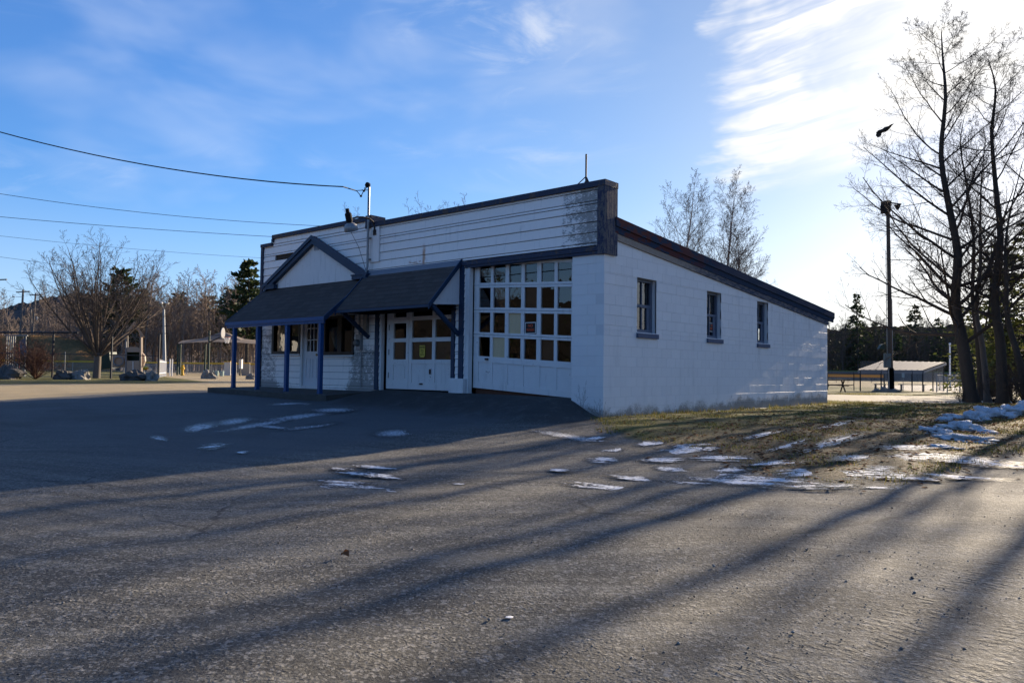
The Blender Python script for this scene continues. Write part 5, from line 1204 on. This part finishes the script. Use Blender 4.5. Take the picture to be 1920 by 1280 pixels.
def fence(name, label, pts, H, post_r, rails, m, mesh_m=None, group=None, post_at=None, capm=None, cap_h=.12, railr=.022):
    pts = [Vector(p) for p in pts]; R_ = root(name, label, 'fence', pts[0], group)
    for p in pts:
        b = MB(); b.tube([p, p+Vector((0,0,H))], post_r, 8); b.lathe([(post_r*1.2,0),(post_r*1.2,.02),(.001,.05)], p+Vector((0,0,H)), 8); b.build('post', m, R_)
    for z in rails:
        b = MB(); b.tube([p+Vector((0,0,z)) for p in pts], railr, 6); b.build('rail', m, R_)
    if mesh_m:
        b = MB()
        for a,c in zip(pts[:-1],pts[1:]): b.add([a+Vector((0,0,.05)),c+Vector((0,0,.05)),c+Vector((0,0,H)),a+Vector((0,0,H))], [(0,1,2,3)])
        b.build('wire_mesh', mesh_m, R_, fixn=False)
    if capm:
        b = MB()
        for a,c in zip(pts[:-1],pts[1:]): b.beam(a+Vector((0,0,H)), c+Vector((0,0,H)), .12, cap_h)
        b.build('safety_cap', capm, R_)
    return R_
def playground():
    sp = lambda u,D: spot(u,D)
    fence('playground_fence', 'dark pipe playground fence with tall posts behind the boulders', [sp(-30,40.0),sp(98,40.8),sp(208,41.5),sp(297,42.5)], 2.45, .055, [1.28], M_BLKPIPE)
    b = MB(); a, c = at(-30,623,40.2), at(146,623.5,41.2); b.tube([a,c], .045, 8); o = b.build('top_beam', M_BLKPIPE, bpy.data.objects['playground_fence'] if False else None)
    tag(o, 'long dark overhead beam above the left part of the playground fence', 'beam')
    L = root('climbing_frame', 'metal climbing frame with close vertical bars at the far left', 'climbing frame', sp(22,44))
    for u in (10,14,18,22,26,40,46): b = MB(); p = sp(u,44); b.tube([p, Vector((p.x,p.y,at(u,628,44).z))], .035, 8); b.build('bar', M_GALVP if u%4 else M_BLKPIPE, L)
    b = MB(); b.tube([at(8,629,44), at(52,629,44)], .03, 6); b.build('top_rail', M_GALVP, L)
    b = MB()
    for v in (652,660,668,676): b.tube([at(27,v,44.2), at(36,v,44.2)], .025, 6)
    b.tube([at(27,640,44.2), at(27,690,44.2)], .025, 6); b.tube([at(36,640,44.2), at(36,690,44.2)], .025, 6); b.build('ladder', M_RED, L)
    b = MB(); b.add([at(36,640,44),at(48,632,44),at(50,662,44),at(40,668,44)], [(0,1,2,3)]); b.add([at(36,640,44.2),at(48,632,44.2),at(50,662,44.2),at(40,668,44.2)], [(3,2,1,0)]); b.build('slide_panel', M_GREYSASH, L, fixn=False)
    # play tower
    D = 47; L = root('play_tower', 'tan playground tower with peaked arched roof and tunnel', 'play tower', sp(250,D))
    q = lambda u,v,d=0: at(u,v,D+d)
    for u,d in ((236,0),(264,0),(239,1.6),(266,1.6)): b = MB(); p = sp(u,D+d); b.tube([p, at(u,630,D+d)], .06, 8); b.build('post', M_GREYW if u < 262 else M_TAN, L)
    b = MB(); P = [q(229,631),(q(251.5,601.5)),q(271.5,631),q(263,632),q(260,621),q(252,614),q(243,618),q(238,628),q(237,632)]; vr = (q(250,660)-CAM).normalized(); b.prism(P, vr*1.8); b.build('peaked_roof', M_TANROOF, L)
    b = MB(); P = [q(234.5,697),q(234.5,657),q(237,651.5),q(246,650),q(258,650.5),q(264,655),q(265,668),q(264,697),q(261.5,697),q(261.5,660),q(238,660),q(238,676),q(261,676),q(261,697)]; b.prism(P, vr*1.0); b.build('panel_box', M_TAN, L)
    b = MB(); P = [q(238,660,.5),q(261,660,.5),q(261,676,.5),q(238,676,.5)]; b.prism(P, _F*.1); b.build('dark_window', M_GREENP, L)
    b = MB(); b.prism([q(248,677,-.05),q(250,677,-.05),q(250,694,-.05),q(248,694,-.05)], _F*.04); b.build('divider', M_PALE, L)
    b = MB(); b.prism([q(210,664),q(234,664),q(234,689),q(210,689)], vr*.15); b.build('side_panel', M_TANROOF, L)
    b = MB(); c = q(222,677,-.08); b.tube([c+_R*(.30*math.cos(a*.5236))+Vector((0,0,.28*math.sin(a*.5236))) for a in range(13)], .045, 6); b.build('bubble_ring', M_GREYW, L)
    b = MB(); b.tube([q(264,664,.4),q(268.5,668,.4),q(269,676,.4),q(265,686,.4)], .16, 10); b.build('tube_slide', M_TAN, L)
    b = MB(); b.prism([q(186,664,1.5),q(205,660,1.5),q(208,690,1.5),q(188,693,1.5)], _F*.9); tag(b.build('crawl_tube', M_GREENP), 'dark green playground box right of the vase shaped trunk', 'play box')
    # shade canopy
    D = 62; L = root('shade_canopy', 'tan pyramid shade canopy on dark green posts', 'canopy', sp(415,D)); q = lambda u,v,d=0: at(u,v,D+d)
    ap = q(418,621,3.0); cor = [q(333,643.5,0),q(489,645.5,0),q(500,641,6),q(352,640,6)]
    b = MB(); n = 8; V = [ap]; 
    for i in range(4):
        a, c = cor[i], cor[(i+1)%4]
        for k in range(n): u = k/n; e = a.lerp(c,u); V.append(e+Vector((0,0,.16*math.sin(u*math.pi))))
    m = 4*n; ring = []
    for k in range(m): V.append(V[0].lerp(V[1+k], .5)-Vector((0,0,.22)))
    F = [(0,1+m+k,1+m+(k+1)%m) for k in range(m)] + [(1+m+k,1+k,1+(k+1)%m,1+m+(k+1)%m) for k in range(m)]
    b.smooth = False; b.add(V,F); b.build('fabric_roof', mat('tan_shade_cloth', lambda g: dict(col=g.mix(g.noise(g.pos(), .5, 3), (.20,.16,.125), (.25,.205,.165)), rough=.8, trans=.3)), L, fixn=False)
    for u,d in ((330.5,.2),(335,5.6),(382,5.8),(488,.2)): b = MB(); p = sp(u+2,D+d); t = at(u+2, 645, D+d); b.tube([p, Vector((p.x,p.y,t.z))], .08, 8); b.build('post', M_GREENP, L)
    # basketball goal
    D = 57; L = root('basketball_goal', 'basketball goal with net on a tall dark post before the canopy', 'basketball goal', sp(390.5,D)); q = lambda u,v,d=0: at(u,v,D+d)
    p = sp(390.5,D); b = MB(); b.tube([p, Vector((p.x,p.y,q(391,620).z))], .075, 10); b.build('post', M_GREENP, L)
    b = MB(); b.tube([q(391,642),q(413,632)], .05, 6); b.tube([q(391,628.5),q(415,628.5)], .03, 6); b.build('arm', M_BLKPIPE, L)
    b = MB(); bp = [q(416+8*0,626)]; P = []
    for k in range(14): a = 2*math.pi*k/14; P.append(q(417,625)+Vector((0,0,.42*math.sin(a)+.02))+(_R*.15+(q(417,625)-CAM).normalized()*.45)*math.cos(a)); 
    b.prism(P, _R*.06); b.build('backboard', mat('dull_backboard', None, col=(.22,.22,.23), rough=.8), L)
    b = MB(); c = q(426,632); ring = [c+_R*(.23*math.cos(a*.5236))+_F*(.23*math.sin(a*.5236)) for a in range(13)]; b.tube(ring, .014, 5); b.build('rim', mat('orange_rim', None, col=(.6,.12,.03)), L)
    b = MB(); 
    for k in range(12): b.tube([ring[k], c.lerp(ring[(k+1)%12],.55)-Vector((0,0,.45))], .008, 3); b.tube([ring[(k+1)%12], c.lerp(ring[k],.55)-Vector((0,0,.45))], .008, 3)
    b.build('net', M_PALE, L)
    # light pole with two lamps
    D = 76; L = root('light_pole', 'grey metal light pole with two white lamps spread in a V', 'light pole', sp(308,D)); q = lambda u,v,d=0: at(u,v,D+d)
    p = sp(308.5,D); b = MB(); b.tube([p, q(307,580)], [.19,.11], 10); b.build('pole', M_GALVP, L)
    for s,e in ((q(307,580),q(302,568)),(q(307,580),q(313.5,568.5))):
        b = MB(); b.tube([s, s.lerp(e,.7), e], .05, 6); b.build('arm', M_GALVP, L); b = MB(); b.blob(e+_R*(.1 if e.x > 0 else 0), (.20,.20,.11), 1, .05, 10, 6); b.build('lamp', M_PALE, L)
    b = MB(); b.tube([q(302,611),q(319,611)], .03, 5); b.tube([q(303,625),q(317,625)], .03, 5); b.build('crossbar', M_BLKPIPE, L)
    # outfield fence with yellow cap, white panels, cabinet, hydrant-like toy
    fence('outfield_fence', 'distant wire fence with bright yellow top cap behind the playground', [sp(u,78+4*math.sin(u*.01)) for u in range(-20,560,52)], 1.05, .03, [], M_GALVP, M_CHAIN, None, None, M_YELLOW, .16)
    fence('outfield_rail_fence', 'lower pale rail fence in front of the yellow capped one', [sp(u,70) for u in range(270,520,40)], .85, .035, [.83], M_GALVP, M_CHAIN)
    for u0,u1,v0,lab in ((420,432,678,'left end white panel with yellow top edge'),(433.5,443,681,'narrow white panel second from the left'),(453,468,681,'white panel right of the tall white cabinet')):
        L = root('field_panel', lab, 'panel', sp((u0+u1)/2,66), 'white panels with yellow tops'); p0, p1 = sp(u0,66), sp(u1,66); z = at(u0,v0,66).z; b = MB(); b.prism([p0,p1,Vector((p1.x,p1.y,z)),Vector((p0.x,p0.y,z))], _F*.06); b.build('board', M_GREYW if u0 > 430 else M_PALE, L)
        b = MB(); b.beam(Vector((p0.x,p0.y,z+.02)), Vector((p1.x,p1.y,z+.02)), .12, .07); b.build('safety_cap', M_YELLOW, L)
    b = MB(); p0, p1 = sp(447.5,65), sp(452.5,65); z0, z1 = at(450,691,65).z, at(450,673.5,65).z; b.prism([Vector((p0.x,p0.y,z0)),Vector((p1.x,p1.y,z0)),Vector((p1.x,p1.y,z1)),Vector((p0.x,p0.y,z1))], _F*.3); L = root('utility_cabinet', 'tall narrow white cabinet on a post between the white panels', 'cabinet', sp(450,65)); b.build('cabinet', M_PALE, L)
    b = MB(); b.tube([sp(450,65.1), Vector((sp(450,65.1).x,sp(450,65.1).y,z0))], .07, 6); b.build('post', M_BLKPIPE, L)
    L = root('picket_gate', 'white picket gate panel set at an angle right of the boulders', 'gate', sp(310,50))
    for k in range(13):
        t = k/12; p = spot(296+15*t, 47+8*t); h = at(296, 672, 47).z-p.z-.1*t; b = MB(); b.tube([p, p+Vector((0,0,h))], .035, 5); b.build('picket', M_PALE, L)
    b = MB(); b.tube([spot(296,47)+Vector((0,0,1.0)), spot(311,55)+Vector((0,0,1.0))], .03, 5); b.tube([spot(296,47)+Vector((0,0,.25)), spot(311,55)+Vector((0,0,.25))], .03, 5); b.build('rail', M_PALE, L)
    for u in (318,322.5): b = MB(); p = sp(u,56); b.tube([p, Vector((p.x,p.y,at(u,673,56).z))], .05, 6); tag(b.build('gate_post', M_PALE), 'white gate post %s the picket gate' % ('next to' if u < 320 else 'standing farthest right of'), 'post', 'white gate posts')
    b = MB(); p = sp(342,60); b.lathe([(.10,0),(.16,.05),(.10,.15),(.10,.45),(.17,.5),(.17,.62),(.09,.70),(.13,.80),(.001,.9)], p, 12); tag(b.build('spring_toy', M_YELLOW), 'small yellow playground toy between the canopy posts', 'toy')
    b = MB(); p = sp(270,60)+Vector((0,0,.55)); b.blob(p, (.5,.3,.16), 4, .3, 14, 8); tag(b.build('yellow_toy', M_YELLOW), 'low yellow plastic toy right of the play tower', 'toy')
    for i,(u,lab) in enumerate(((385,'pale tub at the basketball post'),(396,'pale tub right of the basketball post'),(406,'third pale tub from the basketball post'),(416,'last pale tub beside the white panels'))):
        b = MB(); b.lathe([(.14,0),(.17,.38),(.15,.40),(.001,.40)], sp(u,61), 10); tag(b.build('tub', mat('pale_green_tub', None, col=(.30,.38,.34)) if i == 0 else bpy.data.materials['pale_green_tub']), lab, 'tub', 'pale tubs under the canopy')
    fence('playground_fence_inner', 'short grey fence post row inside the playground', [sp(121,46),sp(176,49),sp(232,52)], 1.45, .025, [], M_GREYW)
playground()
def backdrop_left():
    M_POLE = mat('weathered_pole', lambda g: dict(col=g.mix(g.noise(g.mapping(g.pos(),(1,1,.2)),4,4), (.11,.095,.085), (.19,.17,.155)), rough=.9))
    PL = []
    def pole(u0,v0,u1,v1,D,arm,lab,light=False,tr=False,g_='utility poles along the raised road'):
        a, c = at(u1,v1,D), at(u0,v0,D); L = root('utility_pole', lab, 'utility pole', a, g_); b = MB(); b.tube([a-Vector((0,0,.6)),c], [.17,.12], 8); b.build('pole', M_POLE, L); PL.append((c,D))
        if arm: b = MB(); h = arm*D/FPX; b.beam(c-_R*h-Vector((0,0,.35)), c+_R*h-Vector((0,0,.25)), .14, .14); b.build('crossarm', M_POLE, L)
        if light: b = MB(); b.tube([c-Vector((0,0,1.0)), c-Vector((0,0,.95))-_R*1.0], .03, 5); b.build('arm', M_GALVP, L); b = MB(); b.blob(c-Vector((0,0,.97))-_R*1.25, (.35,.15,.08), 1, 0, 10, 6); b.build('lamp', M_GREYW, L)
        if tr: b = MB(); b.lathe([(.16,0),(.16,.7),(.001,.72)], c-Vector((.0,0,1.2))+_R*.3, 10); b.build('transformer', M_PALE, L)
    pole(-6,520,-12,622,92,19,'nearest pole, only its crossarm end shows at the left edge'); pole(43.5,543,38.5,624,104,12.5,'pole with street lamp, first one fully in view at the left',True)
    pole(67,549,61,625,116,11,'second full pole with crossarm, right of the one with the lamp'); pole(58,580,60,625,126,0,'thin pole without crossarm between the first two'); pole(66.5,587,65.5,624,130,0,'short pole carrying a white transformer',False,True)
    pole(83,560,79.5,624,128,9,'third crossarm pole along the raised road'); pole(94,575,92.5,625,142,0,'fourth pole, no crossarm, before the shrub'); pole(103,578,102,625,152,0,'last pole before the playground fence post')
    def wire(a, c, sag, r, lab, n=24):
        b = MB(); b.tube([a.lerp(c,t/n)-Vector((0,0,sag*4*(t/n)*(1-t/n))) for t in range(n+1)], r, 4, cap=False); tag(b.build('power_line', M_BLACK, fixn=False), lab, 'wire', 'overhead wires')
    for k,(i,j) in enumerate(((0,1),(1,2),(2,5),(5,6))):
        for dz,dx,nm in ((-.2,-.9,'upper left'),(-.2,.9,'upper right'),(-1.9,0,'low')): wire(PL[i][0]+_R*dx+Vector((0,0,dz)), PL[j][0]+_R*dx+Vector((0,0,dz)), .5, .014, '%s wire of the %s span between the far poles' % (nm, ('first','second','third','fourth')[k]), 10)
    D = 22; L = root('utility_pole', 'utility pole past the left edge that feeds the service wire', 'utility pole', spot(-620,26)); b = MB(); p = spot(-620,26); top = at(-620,60,26); b.tube([p-Vector((0,0,.5)), Vector((p.x,p.y,top.z))], [.16,.11], 8); b.build('pole', M_POLE, L)
    def px_wire(P, r, lab): b = MB(); n = len(P); b.tube([Vector(p) for p in P], r, 5, cap=False); tag(b.build('power_line', M_BLACK, fixn=False), lab, 'wire', 'overhead wires')
    def catenary(pp, D0, D1, r, lab, end=None):
        us = np.array([p[0] for p in pp],float); vs = np.array([p[1] for p in pp],float); cf = np.polyfit(us, vs, 2 if len(pp) > 2 else 1); P = []
        for k in range(29): t = k/28; u = us[0]+(us[-1]-us[0])*t; iD = (1/D0)*(1-t)+(1/D1)*t; P.append(at(u, float(np.polyval(cf,u)), 1/iD))
        if end is not None: P[-1] = Vector(end)
        px_wire(P, r, lab)
    catenary([(-620,10),(0,250),(345,318),(690,353)], 26, 18.6, .016, 'service wire sagging to the mast on the false front', (-7.70,-.19,5.58))
    catenary([(-500,262),(0,361),(240,398),(618,424),(760,428)], 36, 46, .014, 'wire crossing behind the parapet, upper of the middle pair')
    catenary([(-500,352),(0,405),(250,428),(516,445),(700,452)], 36, 46, .014, 'wire crossing behind the parapet, lower of the middle pair')
    catenary([(-300,404),(0,441),(250,467),(440,482),(640,490)], 90, 110, .020, 'faint far wire passing behind the vase shaped tree'); catenary([(-300,440),(0,480),(80,494),(300,520)], 90, 110, .022, 'lowest faint wire at the left edge')
backdrop_left()

# ------------------------------------------------------------------ ball field side
def ballfield():
    D = 50; M_POLE = bpy.data.materials['weathered_pole']; L = root('utility_pole', 'tall wooden utility pole with grey box and black lower wrap beside the dugout', 'utility pole', spot(1671,D)); q = lambda u,v,d=0: at(u,v,D+d); p = spot(1671,D)
    b = MB(); b.tube([p-Vector((0,0,.4)), q(1668.5,600), q(1664.5,378)], [.145,.135,.11], 12); b.build('pole', bark('brown_pole_wood', (.050,.040,.033), (.11,.09,.075)), L)
    b = MB(); b.tube([p-Vector((0,0,.1)), q(1670.0,690)], .19, 12); b.build('wrap', mat('tar_wrap', None, col=(.006,.006,.006), rough=1, spec=0), L)
    b = MB(); b.prism([q(1659.5,662.5,-.45),q(1671,662.5,-.45),q(1671,689,-.45),q(1659.5,689,-.45)], _F*.22); b.prism([q(1660.5,664,-.47),q(1670,664,-.47),q(1670,687.5,-.47),q(1660.5,687.5,-.47)], _F*.018); b.build('meter_cabinet', mat('grey_green_box', None, col=(.10,.125,.13), rough=.5), L)
    b = MB(); b.tube([q(1663.5,662,-.3),q(1662,560,-.3),q(1661,470,-.3)], .025, 6); b.tube([q(1674,662,-.25),q(1672.5,560,-.25)], .022, 6); b.tube([q(1666,689,-.3),q(1667,732,-.3)], .04, 6); b.build('conduit', M_GALV, L)
    b = MB(); b.prism([q(1648,654,-.5),q(1660,654,-.5),q(1657,645,-.5),q(1653,646,-.5)], _F*.3); b.build('hood_lamp', M_GREENP, L)
    b = MB(); b.prism([q(1659.5,376,-.3),q(1671,376,-.3),q(1671.5,380,-.3),q(1670,398,-.3),q(1659,398,-.3)], _F*.6); b.beam(q(1660,379,-.2), q(1690,383,-.2), .07, .07); b.beam(q(1655,384,0), q(1672,384,0), .08, .08); b.build('bracket', M_BLACK, L)
    for u,v in ((1683,388),(1656,390)): b = MB(); b.lathe([(.20,0),(.20,.02),(.07,-.30),(.001,-.32)], q(u,v-3,-.2), 10); b.build('flood_lamp', M_BLACK, L)
    # dugout
    L = root('dugout', 'open dugout with pale ribbed metal roof on thin posts at the ball field', 'dugout', spot(1690,51)); Dn, Df = 51.0, 55.0
    A, B_, C_, E_ = at(1609,693,Dn), at(1732,694,Dn), at(1774,679,Df), at(1655,676.5,Df); up = (B_-A).cross(E_-A).normalized(); up = up if up.z > 0 else -up
    b = MB(); n = 44; V = []; F = []
    for i in range(n+1):
        t = i/n; h = .03 if i%4 in (0,) else 0.0; a = A.lerp(B_,t)+up*h; e = E_.lerp(C_,t)+up*h; V += [a,e,a-up*.05,e-up*.05]
    for i in range(n): k = 4*i; F += [(k,k+4,k+5,k+1),(k+2,k+3,k+7,k+6),(k,k+2,k+6,k+4),(k+1,k+5,k+7,k+3)]
    b.add(V,F); b.build('metal_roof', mat('pale_ribbed_metal', lambda g: dict(col=g.mix(g.noise(g.pos(), 1.2, 3), (.17,.165,.17), (.23,.22,.225)), rough=.8, spec=.15)), L, fixn=False)
    b = MB(); b.beam(A-Vector((0,0,.14)), B_-Vector((0,0,.14)), .05, .20); b.beam(B_-Vector((0,0,.12)), C_-Vector((0,0,.12)), .05, .14); b.beam(A-Vector((0,0,.12)), E_-Vector((0,0,.12)), .05, .14); b.build('fascia', M_GREYW, L)
    for u,d in ((1613,Dn),(1652,Dn),(1710,Dn),(1730,Dn),(1749,Dn+2),(1769,Df),(1658,Df)):
        p = spot(u,d); t = (d-Dn)/(Df-Dn); zt = A.z+(E_.z-A.z)*t-.06; b = MB(); b.tube([p, Vector((p.x,p.y,zt))], .045, 6); b.build('post', M_BLKPIPE, L)
    b = MB()
    for a,c,da,dc in ((1613,1730,Dn,Dn),(1730,1769,Dn,Df)):
        p, r = spot(a,da), spot(c,dc); b.add([p,r,Vector((r.x,r.y,r.z+2.0)),Vector((p.x,p.y,p.z+2.0))], [(0,1,2,3)])
    b.build('wire_mesh', M_CHAIN, L, fixn=False)
    for u0,u1,lab in ((1640,1660,'short bench inside the left part of the dugout'),(1686,1735,'long bench inside the dugout')):
        R_ = root('bench', lab, 'bench', spot((u0+u1)/2,53), 'dugout benches'); p0, p1 = spot(u0,53), spot(u1,53); b = MB(); b.beam(p0+Vector((0,0,.46)), p1+Vector((0,0,.46)), .30, .05); b.build('seat', M_GALV, R_)
        for t in (.08,.92): p = p0.lerp(p1,t); b = MB(); b.box(p.x-.04,p.x+.04,p.y-.12,p.y+.12,p.z,p.z+.44); b.build('leg', M_BLKPIPE, R_)
    sg = root('field_sign', 'small pale sign on a thin post in front of the dugout', 'sign', spot(1693,50.5)); b = MB(); p = spot(1693.3,50.5); b.tube([p, Vector((p.x,p.y,at(1693,700,50.5).z))], .02, 6); b.build('post', M_GALV, sg)
    b = MB(); b.prism([at(1691,699,50.45),at(1696,699,50.45),at(1696,707.5,50.45),at(1691,707.5,50.45)], _F*.02); b.build('board', mat('pale_blue_sign', None, col=(.30,.38,.40)), sg)
    fence('dugout_fence', 'chain link fence running right from the dugout to the trees', [spot(u,51+ (u-1756)*.02) for u in (1756,1776,1799,1822,1850,1880,1915,1950)], 1.15, .035, [1.12], M_GALVP, M_CHAIN)
    fence('backstop_fence', 'low chain link fence left of the dugout', [spot(u,52) for u in (1500,1552,1601,1613)], 1.15, .03, [1.12], M_BLKPIPE, M_CHAIN)
    fence('outfield_fence', 'outfield fence with orange cap beside the low end of the roof', [spot(u,112) for u in range(1480,1660,22)], 1.0, .03, [], M_BLKPIPE, None, None, None, M_ORANGECAP, .42)
    fence('outfield_fence', 'far grey outfield fence with thin green cap behind the dugout', [spot(u,150) for u in range(1480,2040,40)], 1.9, .03, [], M_BLKPIPE, mesh_mat('wind_screen', (.10,.105,.11), .62), None, None, mat('green_cap', None, col=(.09,.13,.05)), .16)
    L = root('flagpole', 'slim white pole beyond the dugout roof', 'pole', spot(1781,70)); b = MB(); p = spot(1781,70); b.tube([p, at(1781,645,70)], .07, 8); b.build('pole', M_PALE, L); b = MB(); b.blob(at(1781,644.5,70), (.1,.1,.1), 1, 0, 8, 6); b.build('finial', M_PALE, L)
    # picnic table half hidden by the wall
    D = 47; c = spot(1562,D); L = root('picnic_table', 'dark picnic table peeping past the far end of the block wall', 'picnic table', c); ax = _R; ay = Vector((_F.x,_F.y,0)).normalized()
    def plank(o1,o2,z,w,nm): b = MB(); b.beam(c+ax*(-.9)+ay*o1+Vector((0,0,z)), c+ax*.9+ay*o1+Vector((0,0,z)), w, .05); b.build(nm, M_BARKD, L)
    plank(0,0,.74,.7,'table_top'); plank(-.75,0,.44,.26,'bench'); plank(.75,0,.44,.26,'bench')
    for s in (-.6,.6):
        b = MB(); b.beam(c+ax*s-ay*.35, c+ax*s+ay*.2+Vector((0,0,.72)), .06, .06); b.beam(c+ax*s+ay*.35, c+ax*s-ay*.2+Vector((0,0,.72)), .06, .06); b.beam(c+ax*s-ay*.8+Vector((0,0,.40)), c+ax*s+ay*.8+Vector((0,0,.40)), .06, .06); b.build('leg_frame', M_BARKD, L)
    L = root('bleacher', 'low aluminium bleacher behind the fence at the tree trunks', 'bleacher', spot(1795,58))
    for k in range(3): b = MB(); b.beam(at(1758,712-3*k,58+.6*k), at(1822,711.5-3*k,58+.6*k), .25, .05); b.build('seat', M_GALVP, L)
    for u in (1762,1790,1818): b = MB(); p = spot(u,58.6); b.tube([p, at(u,706,59.2)], .03, 6); b.build('leg', M_GALVP, L)
ballfield()
def reflection_shed():  # invented building, sized so its reflection brightens one porch window pane
    c = Vector((-51.2,-25.2,g1(-51.2,-25.2))); L = root('reflection_shed', 'white gabled outbuilding added out of view, mirrored as a pale patch in the left porch window', 'reflection_shed', c); a = math.radians(-32)
    T = Matrix.Translation(c) @ Matrix.Rotation(a,4,'Z'); b = MB(); b.prism([T@Vector(p) for p in ((-1.15,0,-.3),(1.15,0,-.3),(1.15,0,3.0),(0,0,3.9),(-1.15,0,3.0))], T.to_3x3()@Vector((0,-3,0))); b.build('wall', M_SIGNWHT, L)
    for s in (-1,1): b = MB(); b.prism([T@Vector(p) for p in ((s*1.35,.2,2.88),(0,.2,3.94),(0,.2,4.02),(s*1.35,.2,2.96))], T.to_3x3()@Vector((0,-3.4,0))); b.build('roof', M_BARKD, L)
    b = MB(); b.prism([T@Vector(p) for p in ((-.1,.02,-.1),(.75,.02,-.1),(.75,.02,1.7),(-.1,.02,1.7))], T.to_3x3()@Vector((0,.05,0))); b.build('door', M_TANROOF, L)
reflection_shed()
def bird():
    D = 24; k = D/FPX; q = lambda u,v,d=0.: at(u,v,D)+_F*d
    L = root('bird', 'dark bird gliding with fanned tail left of the tall bare tree', 'bird', q(1655,247)); M_BIRD = mat('dark_feathers', lambda g: dict(col=g.mix(g.noise(g.obj(), 20, 3), (.022,.016,.012), (.05,.036,.026)), rough=.8))
    b = MB(); b.smooth = True
    P = [q(1646,247),q(1650,246.2),q(1655,245),q(1659,243.5),q(1662,241.8),q(1665.5,239.8),q(1669.5,237.2),q(1672,235.6)]; R_ = [.035,.045,.055,.075,.075,.05,.03,.006]; b.tube(P, R_, 10); b.build('body', M_BIRD, L, fixn=False)
    b = MB(); b.prism([q(1649,246.5),q(1643.5,247.2),q(1643,249),q(1643.6,250),q(1643,251.5),q(1642.3,254.5),q(1644.2,255.6),q(1645.5,258),q(1648.5,257.3),q(1650.8,256),q(1652.6,253.8),q(1653,250.2),q(1655.5,248.6),q(1656,245.5)], _F*.015); b.build('tail', M_BIRD, L)
    b = MB(); b.prism([q(1656,245.5,-.02),q(1660,240,-.10),q(1664,237.2,-.25),q(1668,236.8,-.3),q(1665,241.5,-.12),q(1662,246,-.03),q(1659,248,0)], _F*.012); b.build('wing', M_BIRD, L)
    b = MB(); b.prism([q(1656,245.5,.03),q(1658,241.5,.14),q(1661,239,.3),q(1664,238,.4),q(1662,243,.14),q(1660,246.5,.05)], _F*.012); b.build('wing', M_BIRD, L)
bird()
